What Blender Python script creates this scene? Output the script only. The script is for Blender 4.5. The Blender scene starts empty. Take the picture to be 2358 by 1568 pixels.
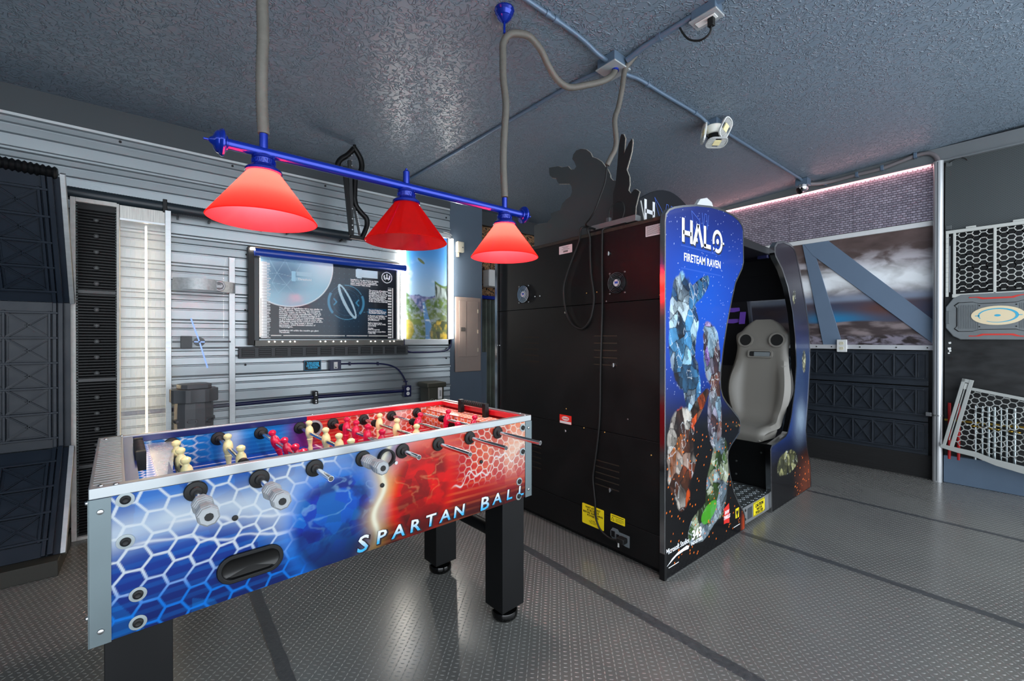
import bpy, bmesh, math, random
import numpy as np
from mathutils import Matrix, Vector
random.seed(7)
S = bpy.context.scene
COL = S.collection
# ------------------------------------------------------------------ camera
cd = bpy.data.cameras.new('camera'); cam = bpy.data.objects.new('camera', cd); COL.objects.link(cam)
cd.sensor_width = 36.0; cd.lens = 990.0/2358.0*36.0; cd.clip_start = 0.02
cam.location = (0, 0, 1.25)
cam.rotation_euler = (math.radians(90-0.22), 0, math.radians(-39.33))
S.camera = cam
# ------------------------------------------------------------------ world: daylight through the open garage side behind the camera
w = bpy.data.worlds.new('daylight'); S.world = w; w.use_nodes = True
bg = w.node_tree.nodes['Background']; bg.inputs[0].default_value = (0.86, 0.93, 1.0, 1); bg.inputs[1].default_value = 1.9
S.view_settings.view_transform = 'Standard'; S.view_settings.look = 'None'
S.view_settings.exposure = 1.0; S.view_settings.gamma = 1.0; S.view_settings.use_curve_mapping = False

# ------------------------------------------------------------------ colour and material helpers
def lin(h):
    if isinstance(h, str):
        h = h.lstrip('#'); c = [int(h[i:i+2], 16)/255 for i in (0, 2, 4)]
    else: c = list(h)
    return tuple(((v/12.92) if v <= .04045 else ((v+.055)/1.055)**2.4) for v in c)
MATS = {}
def mat(name, col='#808080', rough=.5, metal=0., emit=0., ecol=None, trans=0., alpha=1., noise=0., nscale=30., bump=0., bscale=200., coat=0., spec=.5, ior=1.45, aniso=None, subs=None):
    if name in MATS: return MATS[name]
    m = bpy.data.materials.new(name); m.use_nodes = True; MATS[name] = m
    nt = m.node_tree; b = nt.nodes['Principled BSDF']
    c = lin(col)
    b.inputs['Base Color'].default_value = (*c, 1); b.inputs['Roughness'].default_value = rough
    b.inputs['Metallic'].default_value = metal; b.inputs['Transmission Weight'].default_value = trans
    b.inputs['Alpha'].default_value = alpha; b.inputs['Coat Weight'].default_value = coat
    b.inputs['Coat Roughness'].default_value = .12
    b.inputs['Specular IOR Level'].default_value = spec; b.inputs['IOR'].default_value = ior
    if emit:
        b.inputs['Emission Color'].default_value = (*lin(ecol or col), 1); b.inputs['Emission Strength'].default_value = emit
    if noise or bump:
        tc = nt.nodes.new('ShaderNodeTexCoord')
        mp = nt.nodes.new('ShaderNodeMapping'); nt.links.new(tc.outputs['Object'], mp.inputs[0])
        if aniso: mp.inputs['Scale'].default_value = aniso
    if noise:
        n = nt.nodes.new('ShaderNodeTexNoise'); n.inputs['Scale'].default_value = nscale; n.inputs['Detail'].default_value = 4
        nt.links.new(mp.outputs[0], n.inputs['Vector'])
        r = nt.nodes.new('ShaderNodeMapRange'); r.inputs[1].default_value = .3; r.inputs[2].default_value = .7
        r.inputs[3].default_value = 1-noise; r.inputs[4].default_value = 1+noise
        nt.links.new(n.outputs[0], r.inputs[0])
        mx = nt.nodes.new('ShaderNodeMix'); mx.data_type = 'RGBA'; mx.blend_type = 'MULTIPLY'; mx.inputs[0].default_value = 1
        mx.inputs[6].default_value = (*c, 1); nt.links.new(r.outputs[0], mx.inputs[7]); nt.links.new(mx.outputs[2], b.inputs['Base Color'])
        r2 = nt.nodes.new('ShaderNodeMapRange'); r2.inputs[1].default_value = .3; r2.inputs[2].default_value = .7
        r2.inputs[3].default_value = max(.02, rough-.06); r2.inputs[4].default_value = min(1, rough+.06)
        nt.links.new(n.outputs[0], r2.inputs[0]); nt.links.new(r2.outputs[0], b.inputs['Roughness'])
    if bump:
        n = nt.nodes.new('ShaderNodeTexNoise'); n.inputs['Scale'].default_value = bscale; n.inputs['Detail'].default_value = 3
        nt.links.new(mp.outputs[0], n.inputs['Vector'])
        bp = nt.nodes.new('ShaderNodeBump'); bp.inputs['Strength'].default_value = bump; bp.inputs['Distance'].default_value = .002
        nt.links.new(n.outputs[0], bp.inputs['Height']); nt.links.new(bp.outputs[0], b.inputs['Normal'])
    return m
def artmat(name, rough=.3, coat=.3):
    if name in MATS: return MATS[name]
    m = bpy.data.materials.new(name); m.use_nodes = True; MATS[name] = m
    nt = m.node_tree; b = nt.nodes['Principled BSDF']
    a = nt.nodes.new('ShaderNodeAttribute'); a.attribute_name = 'Col'
    nt.links.new(a.outputs['Color'], b.inputs['Base Color'])
    b.inputs['Roughness'].default_value = rough; b.inputs['Coat Weight'].default_value = coat; b.inputs['Coat Roughness'].default_value = .08; b.inputs['Specular IOR Level'].default_value = .2
    return m

# ------------------------------------------------------------------ object helpers
WM = {}
def place(name, mesh, M, parent=None, kind=None, label=None, cat=None, group=None):
    o = bpy.data.objects.new(name, mesh); COL.objects.link(o)
    if parent is not None:
        o.parent = parent; o.matrix_parent_inverse = WM[parent].inverted()
    o.matrix_basis = M; WM[o] = M.copy()
    tag(o, label, cat, group, kind); return o
def tag(o, label=None, cat=None, group=None, kind=None):
    if label: o['label'] = label
    if cat: o['category'] = cat
    if group: o['group'] = group
    if kind: o['kind'] = kind
    return o
def thing(name, loc, label, cat, group=None, kind=None):
    o = bpy.data.objects.new(name, None); COL.objects.link(o); o.empty_display_size = .1
    o.location = loc; WM[o] = Matrix.Translation(Vector(loc)); tag(o, label, cat, group, kind); return o
def finish(me, m, smooth):
    for mm in (m if isinstance(m, (list, tuple)) else [m]): me.materials.append(mm)
    if smooth:
        me.polygons.foreach_set('use_smooth', [True]*len(me.polygons))
        try: me.set_sharp_from_angle(angle=math.radians(smooth if smooth is not True else 40))
        except Exception: pass
    me.update()
def frame(o, ex, ey):
    ex = Vector(ex).normalized(); ey = Vector(ey); ez = ex.cross(ey).normalized(); ey = ez.cross(ex)
    return Matrix(((ex.x, ey.x, ez.x, o[0]), (ex.y, ey.y, ez.y, o[1]), (ex.z, ey.z, ez.z, o[2]), (0, 0, 0, 1)))
I4 = Matrix.Identity(4)
class MB:
    def __init__(s, M=None): s.v = []; s.f = []; s.mi = []; s.M = M or I4; s.k = 0
    def add(s, vs, fs, M=None):
        b = len(s.v); T = s.M @ M if M is not None else s.M
        s.v += [tuple(T @ Vector(p)) for p in vs]
        s.f += [tuple(b+i for i in f) for f in fs]; s.mi += [s.k]*len(fs); return s
    def box(s, a, b, M=None):
        x0, y0, z0 = a; x1, y1, z1 = b
        if x0 > x1: x0, x1 = x1, x0
        if y0 > y1: y0, y1 = y1, y0
        if z0 > z1: z0, z1 = z1, z0
        return s.add([(x0,y0,z0),(x1,y0,z0),(x1,y1,z0),(x0,y1,z0),(x0,y0,z1),(x1,y0,z1),(x1,y1,z1),(x0,y1,z1)],
                     [(0,3,2,1),(4,5,6,7),(0,1,5,4),(1,2,6,5),(2,3,7,6),(3,0,4,7)], M)
    def bar(s, p0, p1, w, h, up=(0,0,1)):
        p0 = Vector(p0); p1 = Vector(p1); d = p1-p0; L = d.length; d.normalize(); u = Vector(up)
        sx = d.cross(u)
        if sx.length < 1e-5: sx = d.cross(Vector((1,0,0)))
        sx.normalize(); uu = sx.cross(d)
        F = Matrix(((d.x,sx.x,uu.x,p0.x),(d.y,sx.y,uu.y,p0.y),(d.z,sx.z,uu.z,p0.z),(0,0,0,1)))
        return s.box((0,-w/2,-h/2),(L,w/2,h/2),F)
    def lathe(s, prof, p=(0,0,0), ax=(0,0,1), n=24, M=None, cap=True):
        a = Vector(ax).normalized(); t = Vector((1,0,0)) if abs(a.x) < .9 else Vector((0,1,0))
        e1 = a.cross(t).normalized(); e2 = a.cross(e1); p = Vector(p); vs = []; fs = []
        for r, h in prof:
            for i in range(n):
                q = 2*math.pi*i/n; vs.append(p + a*h + (e1*math.cos(q)+e2*math.sin(q))*max(r, 1e-5))
        for j in range(len(prof)-1):
            for i in range(n):
                k = (i+1) % n; fs.append((j*n+i, j*n+k, (j+1)*n+k, (j+1)*n+i))
        if cap:
            if prof[0][0] > 1e-4: fs.append(tuple(range(n-1, -1, -1)))
            if prof[-1][0] > 1e-4: fs.append(tuple((len(prof)-1)*n+i for i in range(n)))
        return s.add(vs, fs, M)
    def cyl(s, p0, p1, r, n=16, r1=None, M=None):
        d = Vector(p1)-Vector(p0)
        return s.lathe([(r, 0), (r if r1 is None else r1, d.length)], p0, d, n, M)
    def sphere(s, c, r, n=16, k=10, sc=(1,1,1), M=None):
        vs = []; fs = []
        for j in range(k+1):
            a = math.pi*j/k
            for i in range(n):
                q = 2*math.pi*i/n
                vs.append((c[0]+sc[0]*r*max(math.sin(a),1e-4)*math.cos(q), c[1]+sc[1]*r*max(math.sin(a),1e-4)*math.sin(q), c[2]+sc[2]*r*math.cos(a)))
        for j in range(k):
            for i in range(n):
                e = (i+1) % n; fs.append((j*n+i, (j+1)*n+i, (j+1)*n+e, j*n+e))
        return s.add(vs, fs, M)
    def tube(s, path, r, n=10, ripple=0., pitch=.008, closed_caps=True):
        P = [Vector(p) for p in path]
        if ripple:   # resample for rings
            out = []; acc = 0
            for a, b in zip(P, P[1:]):
                L = (b-a).length; k = max(1, int(L/(pitch/2)))
                for i in range(k): out.append(a.lerp(b, i/k))
            out.append(P[-1]); P = out
        N = len(P); vs = []; fs = []; nrm = None
        for i in range(N):
            d = (P[min(i+1,N-1)]-P[max(i-1,0)]).normalized()
            if nrm is None:
                t = Vector((0,0,1)) if abs(d.z) < .9 else Vector((1,0,0)); nrm = d.cross(t).normalized()
            nrm = (nrm - d*nrm.dot(d)).normalized(); bi = d.cross(nrm)
            rr = r*(1 + (ripple if i % 2 else -ripple)) if ripple else (r[i] if isinstance(r, (list, tuple)) else r)
            for j in range(n):
                q = 2*math.pi*j/n; vs.append(P[i]+(nrm*math.cos(q)+bi*math.sin(q))*rr)
        for i in range(N-1):
            for j in range(n):
                k = (j+1) % n; fs.append((i*n+j, i*n+k, (i+1)*n+k, (i+1)*n+j))
        if closed_caps: fs.append(tuple(range(n-1,-1,-1))); fs.append(tuple((N-1)*n+j for j in range(n)))
        return s.add(vs, fs)
    def prism(s, poly, d0, d1, M=None):
        # poly in local xy, extruded d0..d1 along local z (ear clipping left to blender ngon)
        n = len(poly); A = sum(poly[i][0]*poly[(i+1)%n][1]-poly[(i+1)%n][0]*poly[i][1] for i in range(n))
        if A < 0: poly = poly[::-1]
        vs = [(x,y,d0) for x,y in poly]+[(x,y,d1) for x,y in poly]
        fs = [tuple(range(n-1,-1,-1)), tuple(range(n,2*n))]+[(i,(i+1)%n,n+(i+1)%n,n+i) for i in range(n)]
        return s.add(vs, fs, M)
    def ring(s, outer, inner, d0, d1, M=None):
        n = len(outer); vs = [(x,y,d0) for x,y in outer]+[(x,y,d0) for x,y in inner]+[(x,y,d1) for x,y in outer]+[(x,y,d1) for x,y in inner]
        fs = []
        for i in range(n):
            k = (i+1) % n
            fs += [(i,n+i,n+k,k),(2*n+i,2*n+k,3*n+k,3*n+i),(i,k,2*n+k,2*n+i),(n+i,3*n+i,3*n+k,n+k)]
        return s.add(vs, fs, M)
    def mesh(s, name, m, smooth=False, center=True):
        me = bpy.data.meshes.new(name); v = np.array(s.v, dtype=float)
        c = Vector(((v.min(0)+v.max(0))/2).tolist()) if center else Vector((0,0,0))
        me.from_pydata((v-np.array(c)).tolist(), [], s.f)
        if len(s.f) < 4000:
            bm = bmesh.new(); bm.from_mesh(me); bmesh.ops.recalc_face_normals(bm, faces=bm.faces); bm.to_mesh(me); bm.free()
        finish(me, m, smooth)
        if isinstance(m, (list, tuple)): me.polygons.foreach_set('material_index', s.mi)
        return me, c
    def build(s, name, m, parent=None, smooth=False, bevel=0, seg=2, **kw):
        me, c = s.mesh(name, m, smooth)
        o = place(name, me, Matrix.Translation(c), parent, **kw)
        if bevel:
            b = o.modifiers.new('bevel', 'BEVEL'); b.width = bevel; b.segments = seg; b.limit_method = 'ANGLE'; b.angle_limit = math.radians(35)
            if smooth is False: me.polygons.foreach_set('use_smooth', [True]*len(me.polygons)); b.harden_normals = True
        return o
def bez(pts, k=8):
    # catmull-rom smoothing of a polyline
    P = [Vector(p) for p in pts]; out = []
    for i in range(len(P)-1):
        p0 = P[max(i-1,0)]; p1 = P[i]; p2 = P[i+1]; p3 = P[min(i+2,len(P)-1)]
        for j in range(k):
            t = j/k
            out.append(.5*((2*p1)+(p2-p0)*t+(2*p0-5*p1+4*p2-p3)*t*t+(3*p1-p0-3*p2+p3)*t**3))
    out.append(P[-1]); return out
def bez2(pts, k=6, closed=False):
    if closed:
        n = len(pts); q = [pts[-1]]+list(pts)+[pts[0], pts[1]]
        r = bez([(x,y,0) for x,y in q], k); r = r[k:k+n*k]
    else: r = bez([(x,y,0) for x,y in pts], k)
    return [(p.x,p.y) for p in r]
def rrect(w, h, r, k=4, cx=0, cy=0):
    out = []
    for sx, sy, a0 in ((1,1,0),(-1,1,90),(-1,-1,180),(1,-1,270)):
        for i in range(k+1):
            a = math.radians(a0+90*i/k); out.append((cx+sx*(w/2-r)+r*math.cos(a), cy+sy*(h/2-r)+r*math.sin(a)))
    return out
def circ(r, n=24, cx=0, cy=0, sx=1, sy=1): return [(cx+sx*r*math.cos(2*math.pi*i/n), cy+sy*r*math.sin(2*math.pi*i/n)) for i in range(n)]
_tmpc = 0
def text(name, body, size, F, m, parent, ext=.0008, align='CENTER', bold=0., sx=1., shear=0., spacing=1., line=1., label=None):
    cu = bpy.data.curves.new('lettering', 'FONT'); cu.body = body; cu.size = size; cu.extrude = ext; cu.offset = bold
    cu.align_x = align; cu.align_y = 'CENTER'; cu.shear = shear; cu.space_character = spacing; cu.space_line = line; cu.resolution_u = 2
    t = bpy.data.objects.new('lettering_tmp', cu); COL.objects.link(t)
    dg = bpy.context.evaluated_depsgraph_get(); me = bpy.data.meshes.new_from_object(t.evaluated_get(dg))
    COL.objects.unlink(t); bpy.data.objects.remove(t); bpy.data.curves.remove(cu)
    me.materials.clear(); me.materials.append(m)
    me.transform(Matrix.Diagonal((sx,1,1,1)))
    return place(name, me, F, parent, label=label)
# ------------------------------------------------------------------ printed artwork: a fine grid coloured per vertex
def sstep(a, b, x): t = np.clip((x-a)/(b-a), 0, 1); return t*t*(3-2*t)
def hsh(i, j, s=0): 
    q = np.sin(i*127.1+j*311.7+s*74.7)*43758.5453; return q-np.floor(q)
def vnoise(x, y, s=0):
    xi = np.floor(x); yi = np.floor(y); fx = x-xi; fy = y-yi; fx = fx*fx*(3-2*fx); fy = fy*fy*(3-2*fy)
    return (hsh(xi,yi,s)*(1-fx)+hsh(xi+1,yi,s)*fx)*(1-fy)+(hsh(xi,yi+1,s)*(1-fx)+hsh(xi+1,yi+1,s)*fx)*fy
def fbm(x, y, s=0, o=4):
    r = 0; a = .5
    for k in range(o): r = r+a*vnoise(x, y, s+k); x = x*2.03+3.1; y = y*2.03+1.7; a *= .5
    return r/(1-.5**o)
def voro(x, y, s=0):
    xi = np.floor(x); yi = np.floor(y); d1 = np.full_like(x, 9.); d2 = np.full_like(x, 9.); idv = np.zeros_like(x)
    for a in (-1,0,1):
        for b in (-1,0,1):
            cx = xi+a; cy = yi+b; px = cx+hsh(cx,cy,s); py = cy+hsh(cx,cy,s+5); d = (x-px)**2+(y-py)**2; h = hsh(cx,cy,s+9)
            c = d < d1; d2 = np.where(c, d1, np.minimum(d2, d)); idv = np.where(c, h, idv); d1 = np.where(c, d, d1)
    return np.sqrt(d1), np.sqrt(d2), idv
def hexdist(x, y, p):
    # distance to hexagon edge, flat-top hexes with flat-to-flat p (y direction)
    hx = p*math.sqrt(3); best = None
    def cell(ox, oy):
        gx = x-ox; gy = y-oy
        gx = gx-np.round(gx/hx)*hx; gy = gy-np.round(gy/p)*p
        return gx, gy
    ax, ay = cell(0,0); bx, by = cell(hx/2, p/2)
    use = (ax**2+ay**2) < (bx**2+by**2); gx = np.abs(np.where(use, ax, bx)); gy = np.abs(np.where(use, ay, by))
    return p/2 - np.maximum(gy, gx*math.sqrt(3)/2+gy/2)
def C(h): return np.array(lin(h))
def mixc(a, b, t): return a*(1-t[..., None])+b*t[..., None]
def artgrid(name, F, W, H, step, fn, m, parent, poly=None, label=None):
    nx = max(2, int(round(W/step))); ny = max(2, int(round(H/step)))
    u = np.linspace(0, W, nx+1); v = np.linspace(0, H, ny+1); U, V = np.meshgrid(u, v)
    col = np.clip(fn(U, V), 0, 1)
    vs = np.stack([U, V, np.zeros_like(U)], -1).reshape(-1, 3)
    idx = np.arange((nx+1)*(ny+1)).reshape(ny+1, nx+1)
    q = np.stack([idx[:-1,:-1], idx[:-1,1:], idx[1:,1:], idx[1:,:-1]], -1).reshape(-1, 4)
    if poly is not None:
        cx = (vs[q[:,0],0]+vs[q[:,2],0])/2; cy = (vs[q[:,0],1]+vs[q[:,2],1])/2; ins = np.zeros(len(q), bool); n = len(poly)
        for i in range(n):
            x0, y0 = poly[i]; x1, y1 = poly[(i+1) % n]
            if y0 == y1: continue
            c = ((y0 > cy) != (y1 > cy)) & (cx < (x1-x0)*(cy-y0)/(y1-y0)+x0); ins ^= c
        q = q[ins]
    me = bpy.data.meshes.new(name)
    me.vertices.add(len(vs)); me.vertices.foreach_set('co', vs.astype(np.float32).ravel())
    me.loops.add(q.size); me.loops.foreach_set('vertex_index', q.astype(np.int32).ravel())
    me.polygons.add(len(q)); me.polygons.foreach_set('loop_start', np.arange(0, q.size, 4, dtype=np.int32))
    try: me.polygons.foreach_set('loop_total', np.full(len(q), 4, dtype=np.int32))
    except Exception: pass
    ca = me.color_attributes.new('Col', 'FLOAT_COLOR', 'POINT')
    rgba = np.concatenate([col.reshape(-1,3), np.ones((len(vs),1))], 1)
    ca.data.foreach_set('color', rgba.astype(np.float32).ravel())
    me.materials.append(m); me.update(calc_edges=True)
    return place(name, me, F, parent, label=label)
def ceil_z(y): return 2.96-.048*y

# ------------------------------------------------------------------ shared materials
M_alu = mat('brushed_aluminium', '#b9bec0', .38, .85, noise=.06, nscale=12, aniso=(1,1,8))
M_chrome = mat('chrome', '#d8d8da', .12, 1.)
M_black = mat('black_plastic', '#0b0c0e', .45, spec=.35, bump=.1)
M_blackm = mat('black_laminate', '#0a0a0b', .5, spec=.35, noise=.2, nscale=5, bump=.06, bscale=400)
M_rubber = mat('black_rubber', '#0b0b0b', .6)
M_slate = mat('slate_blue_paint', '#4d5c6b', .5, noise=.05, nscale=4, bump=.08)
M_navy = mat('navy_box_paint', '#0a1240', .35)
M_blue = mat('cobalt_enamel', '#082a98', .16, .45, coat=.4)
M_white = mat('white_plastic', '#d9dad8', .4)
M_screw = mat('steel_screw', '#a8a9aa', .3, 1.)
M_dkgrey = mat('charcoal_paint', '#3a4044', .5, noise=.05, nscale=3)
M_hose = mat('grey_hose', '#5a5751', .55, noise=.1, nscale=60)
M_crate = mat('navy_black_plastic', '#161f2a', .36, noise=.08, nscale=8, bump=.08, bscale=300, spec=.32)
M_crateB = mat('crate_plastic_lightened', '#262c34', .34, noise=.08, nscale=8, bump=.08, bscale=300)  # crate plastic copied paler to offset weaker light on the right wall
M_conduit = mat('slate_conduit', '#5d7084', .4, .3)
M_letter = mat('white_ink', '#eeeeee', .4)
M_ink = mat('black_ink', '#0c0c0c', .5)
# ================================================================== SETTING
# floor -------------------------------------------------------------
mf = bpy.data.materials.new('grey_vinyl_floor'); mf.use_nodes = True; nt = mf.node_tree; b = nt.nodes['Principled BSDF']
tc = nt.nodes.new('ShaderNodeTexCoord'); n1 = nt.nodes.new('ShaderNodeTexNoise'); n1.inputs['Scale'].default_value = 1.3; n1.inputs['Detail'].default_value = 6
nt.links.new(tc.outputs['Object'], n1.inputs['Vector'])
rp = nt.nodes.new('ShaderNodeValToRGB'); rp.color_ramp.elements[0].position = .3; rp.color_ramp.elements[0].color = (*lin('#646462'), 1)
rp.color_ramp.elements[1].position = .7; rp.color_ramp.elements[1].color = (*lin('#73736f'), 1)
nt.links.new(n1.outputs[0], rp.inputs[0]); nt.links.new(rp.outputs[0], b.inputs['Base Color'])
b.inputs['Roughness'].default_value = .22; b.inputs['Metallic'].default_value = .25
FX0, FX1, FY0, FY1 = -2.7, 5.45, -1.1, 4.35
floor = MB().box((FX0,FY0,-.08),(FX1,FY1,0)).build('floor', mf, label='grey diamond tread vinyl floor with dark taped seams', cat='floor', kind='structure')
def treads():
    p = .0208; yaw = math.radians(-39.33); c, s = math.cos(yaw), math.sin(yaw)
    a = np.arange(-140, 240); f = np.arange(20, 285); A, B = np.meshgrid(a, f)
    lat = A*p; fwd = B*p+np.where(A % 2 == 0, 0, p/2)
    # lattice at 45 degrees to the walls
    q = math.radians(-45); ex = np.array([math.cos(q), math.sin(q)]); ey = np.array([-math.sin(q), math.cos(q)])
    X = lat*ex[0]+fwd*ey[0]; Y = lat*ex[1]+fwd*ey[1]
    # keep what lies inside the room and near the viewed wedge
    cf = np.array([-s, c]); cr = np.array([c, s]); F_ = X*cf[0]+Y*cf[1]; R_ = X*cr[0]+Y*cr[1]
    ok = (X > FX0+.02) & (X < 5.28) & (Y > -.6) & (Y < 3.8) & (F_ > 1.2) & (np.abs(R_) < F_*1.3+.35)
    X = X[ok]; Y = Y[ok]; ty = (A[ok] % 2 == 0)
    n = len(X); L = .0092; Wd = .0028; hh = .0016
    dx = np.where(ty, ex[0], ey[0]); dy = np.where(ty, ex[1], ey[1]); nx_, ny_ = -dy, dx
    def pt(l, w_, z): return np.stack([X+dx*l+nx_*w_, Y+dy*l+ny_*w_, np.full(n, z)], -1)
    P = np.stack([pt(-L,0,0), pt(-.35*L,-Wd,0), pt(.35*L,-Wd,0), pt(L,0,0), pt(.35*L,Wd,0), pt(-.35*L,Wd,0), pt(-.5*L,0,hh), pt(.5*L,0,hh)], 1)
    tri = np.array([[0,1,6],[0,6,5],[2,3,7],[3,4,7]]); quad = np.array([[1,2,7,6],[4,5,6,7]])
    base = (np.arange(n)*8)[:, None, None]
    T = (tri[None]+base).reshape(-1, 3); Q = (quad[None]+base).reshape(-1, 4)
    me = bpy.data.meshes.new('tread_bumps'); vs = P.reshape(-1, 3)
    me.vertices.add(len(vs)); me.vertices.foreach_set('co', vs.astype(np.float32).ravel())
    li = np.concatenate([T.ravel(), Q.ravel()]).astype(np.int32); me.loops.add(len(li)); me.loops.foreach_set('vertex_index', li)
    st = np.concatenate([np.arange(len(T))*3, T.size+np.arange(len(Q))*4]).astype(np.int32)
    me.polygons.add(len(st)); me.polygons.foreach_set('loop_start', st)
    me.materials.append(mat('tread_vinyl', '#8d8d8a', .22, .3)); me.update(calc_edges=True)
    o = place('tread_bumps', me, I4, floor, kind='stuff')
treads()
M_seam = mat('seam_tape', '#3f4143', .35, noise=.25, nscale=40, bump=.5, bscale=90)
for x, wdt, y0, y1 in ((.36,.055,-.4,3.7),(1.685,.058,-.4,3.7),(2.903,.05,-.4,3.7),(4.13,.045,-.4,3.7)):
    mb = MB(); N = 60; vs = []; 
    for i in range(N+1):
        y = y0+(y1-y0)*i/N; e = .0015*math.sin(i*1.7)+.001*math.sin(i*4.1); g = .002*math.sin(i*2.3+1)
        vs += [(x-wdt/2+e, y, .0002), (x-wdt/2+e+.004, y, .0014), (x+wdt/2+g-.004, y, .0014), (x+wdt/2+g, y, .0002)]
    fs = []
    for i in range(N):
        for j in range(3): a = i*4+j; fs.append((a, a+1, a+5, a+4))
    mb.add(vs, fs).build('seam_strip', M_seam, floor)
# ceiling -----------------------------------------------------------
mc = bpy.data.materials.new('knockdown_ceiling_paint'); mc.use_nodes = True; nt = mc.node_tree; b = nt.nodes['Principled BSDF']
b.inputs['Base Color'].default_value = (*lin('#6a7885'), 1); b.inputs['Roughness'].default_value = .36
tc = nt.nodes.new('ShaderNodeTexCoord'); nz = nt.nodes.new('ShaderNodeTexNoise'); nz.inputs['Scale'].default_value = 26; nz.inputs['Detail'].default_value = 1.5; nz.inputs['Distortion'].default_value = 1.2
nt.links.new(tc.outputs['Object'], nz.inputs['Vector'])
rp = nt.nodes.new('ShaderNodeValToRGB'); e = rp.color_ramp.elements; e[0].position = .44; e[0].color = (0,0,0,1); e[1].position = .5; e[1].color = (1,1,1,1)
e2 = e.new(.56); e2.color = (.35,.35,.35,1)
nt.links.new(nz.outputs[0], rp.inputs[0]); bp = nt.nodes.new('ShaderNodeBump'); bp.inputs['Strength'].default_value = 1.0; bp.inputs['Distance'].default_value = .005
nt.links.new(rp.outputs[0], bp.inputs['Height']); nt.links.new(bp.outputs[0], b.inputs['Normal'])
mb = MB(); z0, z1 = ceil_z(FY0), ceil_z(FY1)
mb.add([(FX0,FY0,z0),(FX1,FY0,z0),(FX1,FY1,z1),(FX0,FY1,z1),(FX0,FY0,z0+.1),(FX1,FY0,z0+.1),(FX1,FY1,z1+.1),(FX0,FY1,z1+.1)],
       [(0,3,2,1),(4,5,6,7),(0,1,5,4),(1,2,6,5),(2,3,7,6),(3,0,4,7)])
mb.build('ceiling', mc, label='slate blue knock-down textured sloping ceiling', cat='ceiling', kind='structure')
# corrugated back-left wall ------------------------------------------
WA = 3.87
M_side = mat('galvanised_siding', '#98a0a4', .32, .68, noise=.03, nscale=1.5)
prof = []; z = -.02
while z < 2.585:
    prof += [(z, 0), (z+.060, .0), (z+.064, .011), (z+.069, .011), (z+.076, -.002), (z+.122, .0), (z+.126, .011), (z+.131, .011), (z+.138, -.002),
             (z+.168, .0), (z+.175, -.016), (z+.187, -.016), (z+.200, 0)]
    z += .202
prof = [(a, d) for a, d in prof if a < 2.585]+[(2.585, 0)]
mb = MB(); n = len(prof)
XL, XR = FX0, 2.335
vs = [(XL, WA+d, a) for a, d in prof]+[(XR, WA+d, a) for a, d in prof]+[(XL, WA+.06, prof[0][0]), (XL, WA+.06, prof[-1][0]), (XR, WA+.06, prof[0][0]), (XR, WA+.06, prof[-1][0])]
fs = [(i, n+i, n+i+1, i+1) for i in range(n-1)]
k = 2*n; fs += [(k, k+1, k+3, k+2), (0, k, k+2, n), (n-1, 2*n-1, k+3, k+1), tuple([k+2, k+3]+[n+i for i in range(n-1,-1,-1)]), tuple([k+1, k]+list(range(n)))]
wl = mb.add(vs, fs).build('wall_left', M_side, label='silver corrugated metal siding wall', cat='wall', kind='structure')
for x, z in ((-.2,2.56),(.43,2.56),(1.1,2.56),(1.75,2.56),(.51,1.05),(.52,1.9),(2.29,2.5),(2.29,1.05),(.51,1.47),(2.27,2.27)):
    MB().cyl((x,WA,z),(x,WA-.008,z),.008,8).build('siding_screw', M_rubber, wl)
MB().box((XL,WA-.004,2.583),(XR,WA+.05,2.60)).build('trim_1', M_alu, label='thin silver flashing along the top of the corrugated siding', cat='trim', kind='structure')
MB().box((XL,WA+.02,2.60),(XR+.02,WA+.08,2.80)).build('trim_2', M_dkgrey, label='charcoal fascia board between siding and ceiling', cat='trim', kind='structure')
# slate pier with the breaker panel, recess behind it
MB().box((2.338,3.895,.0),(2.765,4.2,2.80)).build('wall_pier', M_slate, bevel=.004, label='slate blue painted pier between siding and camouflage net', cat='wall', kind='structure')
MB().box((2.70,4.26,0),(FX1,4.34,2.80)).build('wall_back', mat('dark_wall', '#2a2e31', .7), label='dark back wall behind the arcade cabinet', cat='wall', kind='structure')
MB().box((2.74,4.16,2.60),(FX1-.1,4.24,2.79)).build('trim_3', M_dkgrey, label='charcoal fascia above the camouflage net', cat='trim', kind='structure')
# camouflage net in the recess (procedural blotches, real folds)
mk = bpy.data.materials.new('camouflage_cloth'); mk.use_nodes = True; nt = mk.node_tree; b = nt.nodes['Principled BSDF']; b.inputs['Roughness'].default_value = .9
tc = nt.nodes.new('ShaderNodeTexCoord'); v1 = nt.nodes.new('ShaderNodeTexNoise'); v1.inputs['Scale'].default_value = 22; v1.inputs['Distortion'].default_value = 1.5; v1.inputs['Detail'].default_value = 1
nt.links.new(tc.outputs['Object'], v1.inputs['Vector']); rp = nt.nodes.new('ShaderNodeValToRGB'); rp.color_ramp.interpolation = 'CONSTANT'
e = rp.color_ramp.elements; e[0].position = 0; e[0].color = (*lin('#1d1a17'),1); e[1].position = .42; e[1].color = (*lin('#9a7653'),1); q = e.new(.58); q.color = (*lin('#6f5238'),1)
nt.links.new(v1.outputs[0], rp.inputs[0]); nt.links.new(rp.outputs[0], b.inputs['Base Color'])
mb = MB(); vs = []; fs = []; nx, nz = 40, 50
for j in range(nz+1):
    for i in range(nx+1):
        x = 2.78+1.2*i/nx; z = 1.08+1.53*j/nz
        vs.append((x, 4.19+.018*math.sin(x*23+z*5)+.012*math.sin(z*31+x*9)+.02*random.random(), z))
for j in range(nz):
    for i in range(nx): a = j*(nx+1)+i; fs.append((a,a+1,a+nx+2,a+nx+1))
o = mb.add(vs, fs).build('camouflage_net', mk, smooth=True, label='brown and black camouflage netting hung in the recess beside the pier', cat='netting')
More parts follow.
